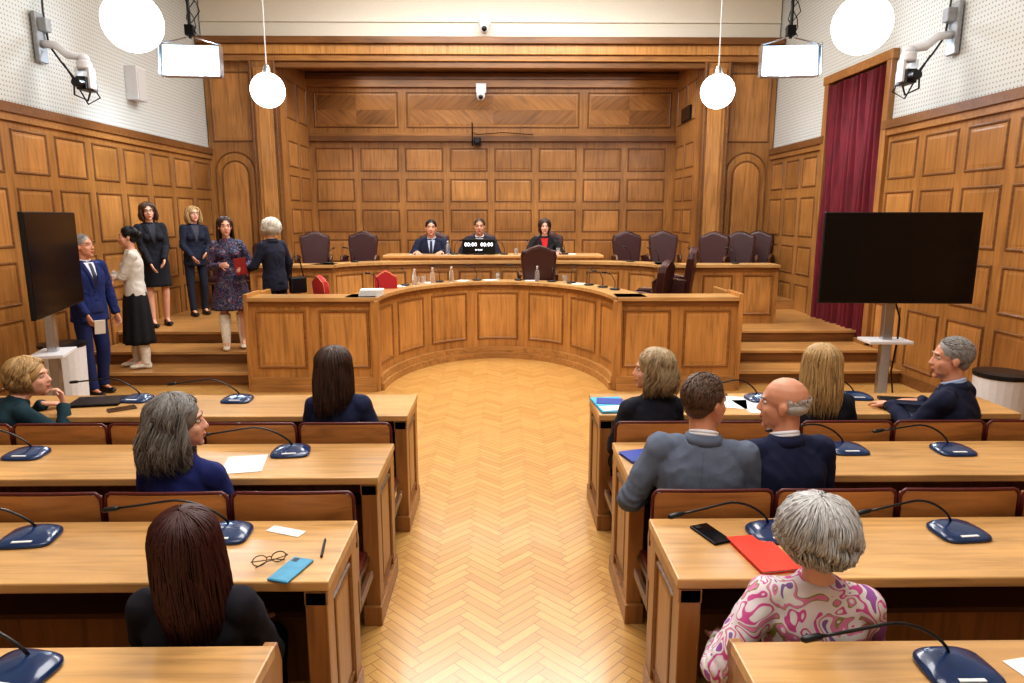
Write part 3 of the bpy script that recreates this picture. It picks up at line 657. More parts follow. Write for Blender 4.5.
# ================= PEOPLE
def bake(mb,voxel,it,fac=.5):
    me=mb.mesh('tmp',False); o=bpy.data.objects.new('tmp',me); COL.objects.link(o)
    r=o.modifiers.new('r','REMESH'); r.mode='VOXEL'; r.voxel_size=voxel; r.use_smooth_shade=True
    if it: s=o.modifiers.new('s','SMOOTH'); s.factor=fac; s.iterations=it
    dg=bpy.context.evaluated_depsgraph_get(); dg.update()
    out=bpy.data.meshes.new_from_object(o.evaluated_get(dg)); bpy.data.objects.remove(o); bpy.data.meshes.remove(me)
    out.materials.clear()
    return out
def setmats(me,ms):
    me.materials.clear()
    for m in ms: me.materials.append(m)
    me.polygons.foreach_set('use_smooth',[True]*len(me.polygons)); me.polygons.foreach_set('material_index',[0]*len(me.polygons)); me.update()
def wrinkle(me,amp,fr,seed,az=1,joints=()):
    me.update(); ns=[v.normal.copy() for v in me.vertices]; o=V((seed*3.1,seed*1.7,seed*5.3))
    for v,n in zip(me.vertices,ns):
        c=v.co
        p=V((c.x*fr,c.y*fr,c.z*fr*az))+o
        w=noise.noise(p*.5)
        d=(1-2*abs(noise.noise(p+V((w,-w,c.x*fr*.5)))))*.6+noise.noise(p*2.3)*.3
        off=amp*(d+.1)
        for j,ax in joints:
            q=c-j; ds=q.length
            if ds<.13:
                f=(1-ds/.13); off+=.0045*f*math.sin(q.dot(ax)*230+3*noise.noise(p))
        v.co=c+n*off
    me.update()
def ik(a,b,l1,l2,h):
    d=b-a; Ln=min(d.length,(l1+l2)*.99); dn=d.normalized(); b=a+dn*Ln
    x=(l1*l1-l2*l2+Ln*Ln)/(2*Ln); q=math.sqrt(max(l1*l1-x*x,1e-6)); hp=(h-dn*h.dot(dn)).normalized()
    return a+dn*x+hp*q,b
def hand(mb,w,d,n,side,s,curl,mt):
    d=d.normalized(); n=(n-d*n.dot(d)).normalized(); t=d.cross(n)*side; t.normalize()
    def ring(c,rx,ry): return [c+t*rx*math.cos(2*math.pi*i/12)+n*ry*math.sin(2*math.pi*i/12) for i in range(12)]
    mb.rings([ring(w-d*.02*s,.024*s,.019*s),ring(w+d*.02*s,.030*s,.017*s),ring(w+d*.06*s,.040*s,.016*s),ring(w+d*.092*s,.040*s,.012*s)],mt)
    for i,l in enumerate((.070,.078,.072,.056)):
        p=w+d*(.088-.004*abs(i-1.3))*s+t*(.031-i*.0205)*s; dr=(d+t*(.09-.06*i)).normalized(); r=.0088*s
        mb.ell(p,(r*1.1,)*3,mt)
        for k,f in enumerate((.45,.32,.23)):
            c=curl*(.6 if k==0 else .9); ax=dr.cross(n)
            if ax.length<1e-3: ax=t
            dr=Matrix.Rotation(c,3,ax.normalized())@dr
            q=p+dr*l*f*s; mb.cap(p,q,r,r*.9,mt); p=q; r*=.9
    p=w+d*.03*s+t*.026*s; dr=(d*.65+t*.72+n*.25).normalized()
    for l,r0,r1 in ((.038,.0125,.0115),(.032,.0112,.0095)):
        q=p+dr*l*s; mb.cap(p,q,r0*s,r1*s,mt); p=q; dr=(dr+d*.5+n*.2*curl).normalized()
MC={}
def cm(key,fn):
    if key not in MC: MC[key]=fn()
    return MC[key]
def skinmat(k): 
    c={'l':srgb(218,166,142),'m':srgb(202,146,118),'t':srgb(190,130,100)}[k]
    def f():
        m=mat('skin_'+k,c,.5,var=.06,scale=18,bump=.03); m.node_tree.nodes['Principled BSDF'].inputs['Subsurface Weight'].default_value=.03; return m
    return cm('skin'+k,f)
lipm=mat('lips',srgb(170,80,76),.4); eyew=mat('eye_white',srgb(215,210,205),.3,var=.02); irism=mat('eye_iris',srgb(45,30,22),.2)
def hairmats(name,c):
    def mk(n,k,v=.2): return mat(n,tuple(min(1,q*k) for q in c[:3])+(1,),.5,var=v,scale=40,stretch=(3,3,.4))
    return cm('hair'+name,lambda:[mk('hair_'+name+'_a',1),mk('hair_'+name+'_b',1.35),mk('hair_'+name+'_c',.68)])
HC={'brown':srgb(64,42,32),'darkred':srgb(62,26,22),'black':srgb(18,15,15),'grey':srgb(134,130,126),'silver':srgb(176,174,172),'white':srgb(212,206,194),'blonde':srgb(174,142,96),'ashblonde':srgb(160,138,106),'darkgrey':srgb(120,116,112),'ltbrown':srgb(84,60,43)}
def make_hair(style,color,Mh,length,seed,vmul=1):
    rs=random.Random(seed); H=hairmats(color,HC[color]); mb=MB()
    pick=lambda:H[rs.choice((0,0,0,1,2))]
    c=V((0,-.02,.04))
    if style in('short','fringe'):
        if style=='short':
            mb.ell((0,-.02,.042),(.0805,.094,.088),H[0],Mh,True); mb.ell((0,-.052,-.005),(.066,.052,.062),H[0],Mh)
        else: mb.ell((0,-.045,.0),(.0765,.062,.042),H[0],Mh)
        rx,ry,rz=.081,.096,.090; n=2300 if style=='short' else 900; k=0
        while k<n:
            az=rs.uniform(-math.pi,math.pi); cz=rs.uniform(-.75,1); sn=math.sqrt(1-cz*cz)
            x,y,z=sn*math.sin(az),sn*math.cos(az),cz
            front=max(0,y)
            lim=-.62+(1.25*front if y>0 else 0)
            if y>.0: lim=max(lim,-.05+.85*y)
            if z<lim: k+=.2; continue
            if style=='fringe' and (z>.05 or y>-.05): k+=.2; continue
            k+=1
            p=V((x*rx,y*ry,z*rz))+c; nrm=V((x/rx,y/ry,z/rz)).normalized()
            if style=='fringe': p-=nrm*.004
            fl=(V((.35*(1 if x>-.02 else -1),-.9,-.35)) if z>.4 else V((0,-.35,-1))); fl=(fl-nrm*fl.dot(nrm)).normalized()
            ln=rs.uniform(.018,.032) if style=='short' else .014
            lift=.0035 if style=='short' else .001
            pts=[p-nrm*.004,p+fl*ln*.4+nrm*lift,p+fl*ln+nrm*lift*.3]
            mb.tube([Mh@q for q in pts],[.0025,.0023,.0008],pick(),4,cap=False)
    else:
        vol={'long':1.10,'wavy':1.18,'bob':1.12,'curly':1.17,'updo':1.0}[style]*vmul; vy=1+(vol-1)*.6; cy=-.024-(vy-1)*.07
        mb.ell((0,cy,.04),(.085*vol,.098*vy,.090*vy),H[0],Mh,True)
        Lh=length
        if style!='updo':
            def ring(z,rx,ry,c2): return [Mh@V((rx*math.cos(2*math.pi*i/16),c2+ry*math.sin(2*math.pi*i/16),z)) for i in range(16)]
            zb=.0-Lh*.9
            mb.rings([ring(.05,.08*vol,.07*vy,-.035),ring(-.02,.084*vol,.062*vy,-.045),ring(-.02+(zb+.02)*.5,.082*vol,.045,-.062),ring(zb+.03,.07*vol,.03,-.075),ring(zb,.05,.015,-.08)],H[0])
        else:
            mb.ell((0,-.125,.03),(.045,.04,.045),H[0],Mh); mb.ell((0,-.055,-.02),(.068,.055,.05),H[0],Mh)
        n={'long':900,'wavy':1150,'bob':850,'curly':1200,'updo':300}[style]
        amin=R({'long':72,'wavy':66,'bob':70,'curly':64,'updo':85}[style])
        wav={'long':.004,'wavy':.015,'bob':.006,'curly':.013,'updo':.002}[style]
        lump={'long':.02,'wavy':.06,'bob':.035,'curly':.06,'updo':.01}[style]
        for i in range(n):
            a=rs.uniform(-math.pi,math.pi); sg=1 if a>0 else -1; aa=abs(a); phi0=rs.uniform(.03,.95)
            cl=int((a+4)*3.2)+7*int(phi0*3); 
            o_=rs.uniform(.98,1.045)+lump*(((cl*53)%17)/17-.35); le=Lh*rs.uniform(.70,1.06); K=13; pts=[]; ph=cl*1.7+rs.uniform(-.7,.7); fq=5+((cl*37)%10)/5; side=math.sin(aa)
            for k in range(K):
                t=k/(K-1); ta=min(1,t/.42); phi=phi0+(math.pi/2*1.02-phi0)*ta
                az=sg*max(aa,aa+(amin-aa)*ta*ta*(3-2*ta)) if aa<amin else a
                oo=1+(o_-1)*min(1,t*5+.3)
                sx,sy,sz=.087*oo*vol,.1*oo*vy,.092*oo*vy
                p=V((sx*math.sin(phi)*math.sin(az),sy*math.sin(phi)*math.cos(az)+cy,.04+sz*math.cos(phi)))
                if t>.42:
                    td=(t-.42)/.58
                    if style=='updo':
                        q=p.lerp(V((0,-.12,.02)),td); q.z-=.03*math.sin(td*math.pi); nq=V((q.x/.088,(q.y+.024)/.1,(q.z-.04)/.095)); 
                        if nq.length<1: q=V((q.x/nq.length,(q.y+.024)/nq.length-.024,(q.z-.04)/nq.length+.04))
                        p=q
                    else:
                        p.z-=td*(le+.04)
                        sp=1+ (.12 if style in('wavy','curly') else .04)*math.sin(td*math.pi)
                        tuck=1-(.40 if style in ('bob','curly') else .08)*td*td
                        p.x*=sp*tuck; p.y=(p.y+.024)*(tuck if style in('bob','curly') else sp)-.024
                        if Lh>.16: p.y-=.035*td*max(0,-math.cos(az)) ; p.x*=1+.12*td*side
                w=wav*(.3+t)
                p+=V((w*math.sin(fq*2*t+ph),w*math.cos(fq*2.3*t+ph),0))
                pts.append(Mh@p)
            r0=rs.uniform(.0018,.0034); mb.tube(pts,[r0 if t<.7 else r0*(1-((t-.7)/.32)**2) for t in [k/(K-1) for k in range(K)]],pick(),3,cap=False)
        if style=='updo':
            for i in range(30):
                a=i/30*math.pi*2; mb.tube([Mh@V((.04*math.cos(a+q*2)*math.sin(q+.2),-.125-.028+.02*q,.03+.045*math.sin(a+q*2)*math.sin(q+.2))) for q in (0,.4,.8,1.2,1.5)],.007,pick(),5,cap=False)
    return mb.mesh('hair',False)
def person(loc,yaw,label,sit=True,H=1.7,fem=False,skin='l',hyaw=0,hpitch=0,hroll=0,lean=0,slean=0,twist=0,hands=None,hints=None,curl=.35,handdir=None,palms=None,
           top=None,topcol=None,shirt=None,tie=None,bottom='trousers',botcol=None,shoe='shoe',shoecol=None,hem=.5,hair='short',haircol='brown',hlen=.15,vmul=1,glasses=False,sh=.38,seed=1,stance=.1,voxel=.008):
    s=H/1.75; sk=skinmat(skin)
    P=V((0,0,(sh+.10) if sit else .95*s))
    Rt=Matrix.Rotation(R(-lean),3,'X')@Matrix.Rotation(R(slean),3,'Y'); up=Rt@V((0,0,1))
    Rtw=Rt@Matrix.Rotation(R(twist),3,'Z'); rx=Rtw@V((1,0,0)); fw=Rtw@V((0,1,0))
    jk=top=='jacket'
    sw=(.164 if fem else .190)*s
    waist=P+up*.14*s; chest=P+up*.33*s; nb=P+up*.50*s
    S={k:nb-up*(.048 if jk else .058)*s+rx*k*sw for k in(-1,1)}
    if sit: hips={k:V((k*.10*s,.03,sh+.095)) for k in(-1,1)}; kn={k:V((k*.12*s,.42*s,sh+.10)) for k in(-1,1)}; an={k:V((k*.11*s,.42*s,.09)) for k in(-1,1)}
    else: hips={k:V((k*.092*s,0,.90*s)) for k in(-1,1)}; kn={k:V((k*stance,.02,.49*s)) for k in(-1,1)}; an={k:V((k*stance,-.03 if k<0 else .06,.09)) for k in(-1,1)}
    hc=nb+up*.155*s+fw*.025+V((0,0,.01))
    hs=.97 if fem else 1.03
    Hr=Matrix.Rotation(R(hyaw),4,'Z')@Matrix.Rotation(R(-hpitch),4,'X')@Matrix.Rotation(R(hroll),4,'Y')
    Mh=Matrix.Translation(hc)@Hr@Matrix.Scale(hs,4)
    lap={k:V((k*.10,.25,sh+.245)) for k in(-1,1)}
    hd=dict(lap) if sit else {k:(k*.27,.03,.76*s) for k in(-1,1)}
    if hands: hd.update(hands)
    E={};W={}
    for k in(-1,1):
        hint=V((k*.45,-.5,-.6)) if not (hints and k in hints) else V(hints[k])
        E[k],W[k]=ik(S[k],V(hd[k]),.285*s,.25*s,hint)
    b=MB()
    def ring(c,a,bb,e=1): 
        out=[]
        for i in range(24):
            ca,sa=math.cos(2*math.pi*i/24),math.sin(2*math.pi*i/24)
            out.append(c+rx*a*math.copysign(abs(ca)**e,ca)+fw*bb*math.copysign(abs(sa)**e,sa))
        return out
    g=s*(.86 if fem else .93)
    b.rings([ring(P-up*.05,.13*g,.09*g),ring(P+up*.02,.135*g,.09*g),ring(waist,.11*g,.075*g),ring(chest,.13*g,.085*g),ring(nb-up*.1*s,.125*g,.07*g),ring(nb-up*.04*s,.08*g,.05*g),ring(nb+up*.03,.050*s,.048*s)],sk)
    nr=(.046 if fem else .057)*s
    b.cap(nb-up*.02,Mh@V((0,-.02,-.055)),nr*1.03,nr,sk)
    for k in(-1,1):
        b.cap(S[k]-rx*k*.02-up*.01,E[k],.036*s,.031*s,sk); b.cap(E[k],W[k],.030*s,.023*s,sk)
        fd=(W[k]-E[k]).normalized(); dd=V(handdir[k]) if handdir and handdir.get(k) else (V((-k*.3,1,-.12)) if sit else fd)
        pn=V(palms[k]) if palms and palms.get(k) else (V((0,0,-1)) if sit else V((-k*1,.2,0)))
        if abs(pn.normalized().dot(dd.normalized()))>.95: pn=V((-k,.3,0))
        hand(b,W[k]+dd.normalized()*.01,dd,pn,k*(-1),s*(.93 if fem else 1.02),curl,sk)
        lr=1 if bottom!='trousers' and not sit else .8
        b.cap(hips[k],kn[k],.066*s*lr,.05*s*lr,sk); b.cap(kn[k],an[k],.052*s*lr,.034*s,sk)
        b.cap(an[k],an[k]+V((0,.10,-.045)),.028,.02,sk); b.cap(an[k],an[k]+V((0,-.02,-.045)),.028,.022,sk)
    b.ell(tuple((hips[1]+hips[-1])/2),(.12*g,.08*g,.08*g),sk)
    for c,rr in (((0,-.012,.032),(.076,.094,.088)),((0,.022,-.03),(.061 if fem else .064,.066,.083)),((0,.03,-.07),(.047 if fem else .055,.052,.034)),((0,.064,-.098),(.02 if fem else .024,.02,.017)),((.034,.052,-.026),(.025,.023,.026)),((-.034,.052,-.026),(.025,.023,.026)),((0,.074,.031),(.046,.013,.011)),((.011,.094,-.03),(.008,.01,.007)),((-.011,.094,-.03),(.008,.01,.007)),((0,.086,-.056),(.022,.009,.0055)),((0,.084,-.067),(.019,.01,.0065)),((.077,-.008,-.01),(.008,.017,.028)),((-.077,-.008,-.01),(.008,.017,.028)),((.081,-.016,.0),(.006,.014,.018)),((-.081,-.016,.0),(.006,.014,.018))):
        b.ell(c,rr,sk,Mh)
    b.cap(Mh@V((0,.081,.014)),Mh@V((0,.098,-.026)),.0085*hs,.0122*hs,sk)
    me=bake(b,voxel*.82,3,.4); 
    ms=[sk,lipm,eyew,irism,hairmats(haircol,HC[haircol])[0]]; setmats(me,ms)
    Mi=Mh.inverted()
    for p in me.polygons:
        q=Mi@p.center
        if abs(q.x)<.024 and q.y>.08 and (abs(q.z+.061)<.011*(1-abs(q.x)/.028)+.001): p.material_index=1
    bm=bmesh.new(); bm.from_mesh(me)
    eb=MB()
    for k in(-1,1):
        eb.ell((k*.031,.0685,.010),(.0135,.0115,.0085),eyew,Mh); eb.ell((k*.031,.0785,.010),(.0058,.003,.0058),irism,Mh)
        eb.tube([Mh@V((k*.015,.086,.030)),Mh@V((k*.032,.084,.036)),Mh@V((k*.05,.071,.031))],[.003,.004,.002],ms[4],6)
        eb.tube([Mh@V((k*.018,.076,.014)),Mh@V((k*.031,.081,.0195)),Mh@V((k*.044,.071,.014))],[.002,.003,.002],ms[0],6)
    idx={eyew:2,irism:3,ms[4]:4,ms[0]:0}
    vs=[bm.verts.new(q) for q in eb.v]
    for f,mi in zip(eb.f,eb.m):
        ff=bm.faces.new([vs[i] for i in f]); ff.material_index=idx[eb.mats[mi]]; ff.smooth=True
    bm.to_mesh(me); bm.free()
    root=mkobj('person',me,None,loc,R(yaw),label,'person')
    tc=cm('cl'+str(topcol),lambda:mat('cloth_top',topcol,.88,bump=.1,scale=250,var=.12)) if isinstance(topcol,tuple) else topcol
    bc=cm('cl'+str(botcol),lambda:mat('cloth_bottom',botcol,.85,bump=.12,scale=250,var=.1)) if isinstance(botcol,tuple) else (botcol or tc)
    t=MB(); q=s*(.93 if fem else 1.03)
    base=P-up*(.02 if sit else (.13 if jk else .04))
    ex=.82 if jk else .95
    rr=[ring(base,.178*q,.135*q,ex),ring(P+up*.03,.172*q,.130*q,ex),ring(waist,(.145 if fem else .165)*q,.114*q,ex),ring(chest,(.168 if fem else .182)*q,.127*q,ex),ring(nb-up*.13*s,.182*q,.122*q,ex),ring(nb-up*.06*s,.160*q,.095*q),ring(nb-up*.012*s,.10*q,.072*q),ring(nb+up*(.018),.066*s,.060*s)]
    t.rings(rr,tc)
    if fem:
        for k in(-1,1): t.ell(tuple(nb-up*.19*s+rx*k*.075*s+fw*.085*s),(.062*s,.06*s,.062*s),tc)
    ar=(.92 if fem else 1.0)*s*(1.05 if jk else 1)
    for k in(-1,1):
        t.cap(S[k]-rx*k*.012-up*.006,E[k],.064*ar,.052*ar,tc); fd=(W[k]-E[k]).normalized(); t.cap(E[k],W[k]-fd*.02,.052*ar,.037*ar,tc)
        t.tube([W[k]-fd*.06,W[k]+fd*.006],[.039*ar,.041*ar],tc,14)
        t.cap(nb-up*.025*s+rx*k*.03,S[k]-rx*k*.01,.045*s,.052*ar,tc)
    tm_=bake(t,.009,5,.5); setmats(tm_,[tc])
    js=[(E[k],((W[k]-S[k]).normalized())) for k in(-1,1)]+[(waist,up)]
    wrinkle(tm_,.010,12,seed,.75,js)
    bvh=BVHTree.FromPolygons([v.co for v in tm_.vertices],[tuple(p.vertices) for p in tm_.polygons])
    mkobj({'jacket':'jacket','dress':'dress_top'}.get(top,'blouse'),tm_,root)
    def patch(mb,top_d,bot_d,fl,fr,off,mt,n=14,m=5,dirn=1):
        vs=[];fs=[]
        for i in range(n+1):
            tt=i/n; dpt=top_d+(bot_d-top_d)*tt
            for j in range(m+1):
                xx=fl(tt)+(fr(tt)-fl(tt))*j/m; o=nb-up*dpt+rx*xx; hit=bvh.ray_cast(o+fw*.4*dirn,-fw*dirn)
                vs.append((hit[0] if hit[0] is not None else o+fw*.06*dirn)+fw*off*dirn)
        for i in range(n):
            for j in range(m): a=i*(m+1)+j; fs.append((a,a+1,a+m+2,a+m+1))
        mb.add(vs,fs,mt)
    if shirt:
        shm=cm('sh'+str(shirt),lambda:mat('cloth_shirt',shirt,.8,bump=.05,scale=200,var=.03))
        mb=MB(); vb=.27*s
        patch(mb,-.0,vb,lambda t:-.055*(1-t)-.004,lambda t:.055*(1-t)+.004,.004,shm)
        if not fem:
            for z,rr_ in ((.022,.0595),(.034,.0575)):
                mb.tube([nb+up*z+rx*rr_*s*math.cos(a)+fw*(rr_*s*math.sin(a)+.002)+up*(-.02*math.sin(a)) for a in [2*math.pi*i/20 for i in range(20)]],.0085,shm,6,closed=True)
        mb.obj('shirt',parent=root,smooth=True,recalc=False)
        if tie:
            tmx=cm('ti'+str(tie),lambda:mat('cloth_tie',tie,.5)); mb=MB(); patch(mb,.01,vb,lambda t:-.016-.012*t*(1-t)*2,lambda t:.016+.012*t*(1-t)*2,.010,tmx); mb.obj('tie',parent=root,smooth=True,recalc=False)
    if jk:
        mb=MB(); vb=.28*s
        lapm=cm('lap'+str(topcol),lambda:mat('cloth_lapel',tuple(c*.82 for c in topcol[:3])+(1,),.88,bump=.1,scale=250))
        for k in(-1,1):
            patch(mb,.0,vb,(lambda t,k=k:k*(.055*(1-t)+.004)),(lambda t,k=k:k*(.055*(1-t)+.004+.045*(1-t*.7) if t<.97 else .012)),.011,lapm,m=3)
        mb.obj('lapel',parent=root,smooth=True,recalc=False)
        mb=MB(); rs=[]
        for i in range(25):
            a=-math.pi-.75+(math.pi+1.5)*i/24; dr=rx*math.cos(a)+fw*math.sin(a)*.9; dn=-up*.035*max(0,math.sin(a))
            r1,r2=.066*s,.088*s
            rs.append([nb+up*.030+dn+dr*r1,nb+up*.036+dn+dr*(r1+.006),nb+up*(-.006)+dn+dr*(r2+.004),nb+up*(-.012)+dn+dr*(r2-.006)])
        mb.rings(rs,tc); mb.obj('collar',parent=root,smooth=True)
        mb=MB(); patch(mb,.03,.44*s,lambda t:-.002,lambda t:.002,.0015,lapm,m=1,n=30,dirn=-1); mb.obj('back_seam',parent=root,recalc=False)
        for i in range(2):
            p=nb-up*(vb+.03+i*.09); h=bvh.ray_cast(p+fw*.4,-fw)
            if h[0]: mb=MB(); mb.ell(tuple(h[0]+fw*.002),(.009,.009,.009),lapm); mb.obj('button',parent=root,smooth=True)
    t=MB()
    if bottom=='trousers' or sit:
        t.ell(tuple((hips[1]+hips[-1])/2+V((0,-.01,0))),(.165*q,.125*q,.095*q),bc)
        for k in(-1,1):
            t.cap(hips[k],kn[k],.085*q,.066*q,bc); t.cap(kn[k],an[k]+V((0,0,.03)),.066*q,.05*q,bc); t.tube([an[k]+V((0,0,.08)),an[k]+V((0,0,-.01))],[.05*q,.058*q],bc,14)
        if not sit: t.tube([P+V((0,0,.08)),P-V((0,0,.04))],[.13*q,.15*q],bc,16,flat=1)
        bm_=bake(t,.013,5); setmats(bm_,[bc]); wrinkle(bm_,.007,8,seed+3,.5)
        mkobj('trousers' if bottom=='trousers' else 'skirt',bm_,root)
    else:
        rs=[];nn=64; z0=1.06*s
        for i in range(15):
            tt=i/14; z=z0+(hem-z0)*tt; fl={'skirt':.02,'flare':.10,'wide':.06}[bottom]
            a=.135*s+.045*math.sin(min(1,tt*2.6)*math.pi/2)+fl*max(0,tt-.25); bb=a*.78
            rs.append([V(((a+.014*tt*(fl>.05)*math.sin(j/nn*2*math.pi*9+tt))*math.cos(2*math.pi*j/nn),(bb+.014*tt*(fl>.05)*math.sin(j/nn*2*math.pi*9+tt))*math.sin(2*math.pi*j/nn),z)) for j in range(nn)])
        t.rings(rs,bc); t.obj('skirt',parent=root,smooth=True)
    scl=cm('shoe'+str(shoecol or 0),lambda:mat('shoe_leather',shoecol or srgb(20,18,18),.35))
    for k in(-1,1):
        t=MB(); a=an[k]; bz=a.z-.09
        t.ell((a.x,a.y+.045,bz+.035),(.043,.125,.030),scl); t.ell((a.x,a.y-.025,bz+.05),(.038,.05,.045),scl); t.ell((a.x,a.y+.10,bz+.03),(.045,.07,.026),scl)
        t.box(a.x-.035,a.x+.035,a.y-.07,a.y-.01,bz+.003,bz+.03,scl)
        if shoe=='boot': t.tube([(a.x,a.y-.015,bz+.06),(a.x,a.y-.015,bz+.2),(kn[k].x*.4+a.x*.6,kn[k].y*.4+a.y*.6-.012,bz+.36),(kn[k].x*.6+a.x*.4,kn[k].y*.6+a.y*.4-.01,bz+.45)],[.048,.058,.070,.070],scl,16)
        m_=bake(t,.008,3); setmats(m_,[scl]); mkobj('boot' if shoe=='boot' else 'shoe',m_,root)
    if hair: 
        hm=make_hair(hair,haircol,Mh,hlen,seed,vmul); mkobj('hair',hm,root,smooth=True)
    if glasses:
        mb=MB(); specs(mb,Mh@Matrix.Translation((0,.098,.008))@Matrix.Scale(1.05,4),black); mb.obj('eyeglasses',parent=root)
    return root,W,Mh
NAVY=srgb(22,30,62); BLK=srgb(16,16,20); 
person((-3.02,3.80,0),-35,'seated person with curly blonde hair, teal top, resting chin on hand',fem=True,H=1.60,lean=28,hyaw=-42,hpitch=-4,hands={-1:(-.10,.38,.79),1:(.09,.42,.80)},handdir={1:(-.05,.0,1)},palms={1:(-.2,-1,.1)},hints={-1:(-.6,-.3,-.5),1:(.6,-.1,-.8)},topcol=srgb(10,46,56),botcol=BLK,hair='curly',haircol='blonde',hlen=.08,seed=11,curl=.9,sh=.36)
person((-1.42,2.86,0),-8,'seated person with wavy grey hair in royal blue top',fem=True,H=1.65,lean=-1,slean=2,hyaw=-62,hpitch=-2,topcol=srgb(18,30,92),botcol=BLK,hair='wavy',haircol='darkgrey',hlen=.2,vmul=1.03,seed=12,sh=.335)
person((-.94,3.82,0),-4,'seated person with long dark brown hair in navy top',fem=True,H=1.62,hyaw=-14,slean=-2,topcol=srgb(20,30,64),botcol=BLK,hair='long',haircol='brown',hlen=.25,vmul=1.08,seed=13,sh=.37)
person((-.95,1.96,0),4,'seated person with long dark auburn hair in black jacket',fem=True,H=1.57,lean=-7,hyaw=12,hpitch=-8,hroll=-3,top='jacket',topcol=srgb(16,16,30),botcol=BLK,hair='long',haircol='darkred',hlen=.27,seed=14,sh=.285)
person((.86,3.82,0),12,'seated person with blonde shoulder hair looking sideways',fem=True,H=1.60,hyaw=62,topcol=srgb(20,22,36),botcol=BLK,hair='wavy',haircol='ashblonde',hlen=.14,vmul=.97,seed=15,sh=.36)
person((.86,2.86,0),-14,'seated person in grey suit with short brown hair',H=1.74,lean=2,slean=2,hyaw=-48,top='jacket',topcol=srgb(94,104,122),shirt=srgb(225,228,235),tie=NAVY,botcol=srgb(60,64,74),haircol='ltbrown',skin='m',seed=16,hands={-1:(-.25,.22,.60)},hints={-1:(-.55,-.4,-1)},sh=.38)
person((1.27,2.90,0),8,'bald seated person in dark navy suit',H=1.68,hyaw=52,slean=-2,top='jacket',topcol=srgb(18,26,60),shirt=srgb(225,228,235),botcol=BLK,hair='fringe',haircol='silver',skin='m',seed=17,sh=.385)
person((1.84,3.82,0),-5,'seated person with long straight blonde hair',fem=True,H=1.64,hyaw=-8,topcol=srgb(24,26,38),botcol=BLK,hair='long',haircol='blonde',hlen=.27,vmul=1.10,seed=18,sh=.37)
person((2.66,3.84,0),40,'seated person with grey hair in dark suit facing sideways',H=1.72,lean=3,hyaw=32,top='jacket',topcol=srgb(20,28,56),shirt=srgb(170,190,225),botcol=BLK,haircol='grey',skin='m',seed=19,hands={-1:(-.02,.34,.79),1:(.20,.26,.79)},handdir={-1:(.4,1,-.1),1:(-.5,1,-.1)},hair='short',sh=.37)
def swirl(name,stops,sc,dist=4):
    m,nt,b=newmat(name); tc=N(nt,'ShaderNodeTexCoord'); n=N(nt,'ShaderNodeTexNoise'); n.inputs['Scale'].default_value=sc; n.inputs['Detail'].default_value=1; n.inputs['Distortion'].default_value=dist
    L(nt,tc.outputs['Object'],n.inputs['Vector']); r=ramp(nt,stops,'CONSTANT'); L(nt,n.outputs['Fac'],r.inputs[0]); L(nt,r.outputs[0],b.inputs['Base Color']); b.inputs['Roughness'].default_value=.7; return m
pinkp=swirl('cloth_swirl_pink',[(0,srgb(150,86,160)),(.34,srgb(216,214,214)),(.41,srgb(198,84,146)),(.45,srgb(218,208,214)),(.52,srgb(140,140,74)),(.54,srgb(212,126,172)),(.59,srgb(218,216,216)),(.66,srgb(134,96,160))],11,1.0)
floral=swirl('cloth_floral_navy',[(0,srgb(140,60,70)),(.36,srgb(30,34,62)),(.5,srgb(34,40,74)),(.56,srgb(120,130,160)),(.6,srgb(28,30,56)),(.68,srgb(170,120,110))],22,2)
person((.97,1.96,0),-12,'seated person with silver bob, glasses and pink swirl blouse',fem=True,H=1.64,lean=-7,hyaw=-34,hpitch=-6,hroll=3,topcol=pinkp,botcol=srgb(60,60,70),hair='curly',haircol='silver',hlen=.06,vmul=1.08,glasses=True,seed=20,sh=.28,hands={-1:(-.26,.08,.52)})
person((-4.50,7.42,0),-112,'standing person in bright navy suit holding white papers',sit=False,H=1.76,hyaw=18,hpitch=-6,top='jacket',topcol=srgb(20,36,92),shirt=srgb(225,228,240),tie=NAVY,botcol=srgb(20,34,84),haircol='grey',skin='m',seed=31,hands={-1:(-.26,.1,.8),1:(.20,.26,.84)},curl=.7)
def hold(name,person_loc,yaw,p,size,m,lab,cat,rot):
    q=Matrix.Rotation(R(yaw),3,'Z')@V(p); mb=MB(); mb.box(-size[0]/2,size[0]/2,-size[1]/2,size[1]/2,-size[2]/2,size[2]/2,m)
    return mb.obj(name,loc=tuple(V(person_loc)+q),rot=rot,label=lab,cat=cat,bevel=.002)
hold('paper_sheet',(-4.50,7.42,0),-112,(.17,.36,.80),(.10,.01,.16),paper,'folded white papers held in a hand','paper',(R(20),0,R(40)))
person((-4.36,8.12,.15),118,'standing person in white cardigan, black skirt, white boots, arms folded',sit=False,fem=True,H=1.68,hyaw=0,topcol=srgb(206,202,194),bottom='wide',botcol=srgb(16,17,22),hem=.30,shoe='boot',shoecol=srgb(225,218,205),hair='updo',haircol='black',seed=32,hands={-1:(.12,.20,1.12),1:(-.12,.22,1.10)},handdir={-1:(1,.1,.1),1:(-1,.1,0)},palms={-1:(0,-1,0),1:(0,-1,0)},hints={-1:(-.6,.2,-1),1:(.6,.2,-1)},curl=.4)
person((-4.74,9.4,.45),222,'standing person in black jacket and skirt, brown hair, glasses',sit=False,fem=True,H=1.68,hyaw=-8,slean=3,hroll=4,top='jacket',topcol=srgb(20,21,30),shirt=srgb(40,40,50),bottom='skirt',botcol=srgb(20,21,30),hem=.55,hair='wavy',haircol='ltbrown',hlen=.12,vmul=.93,glasses=True,seed=33,hands={-1:(-.06,.22,.92),1:(.10,.20,.84)},shoecol=BLK)
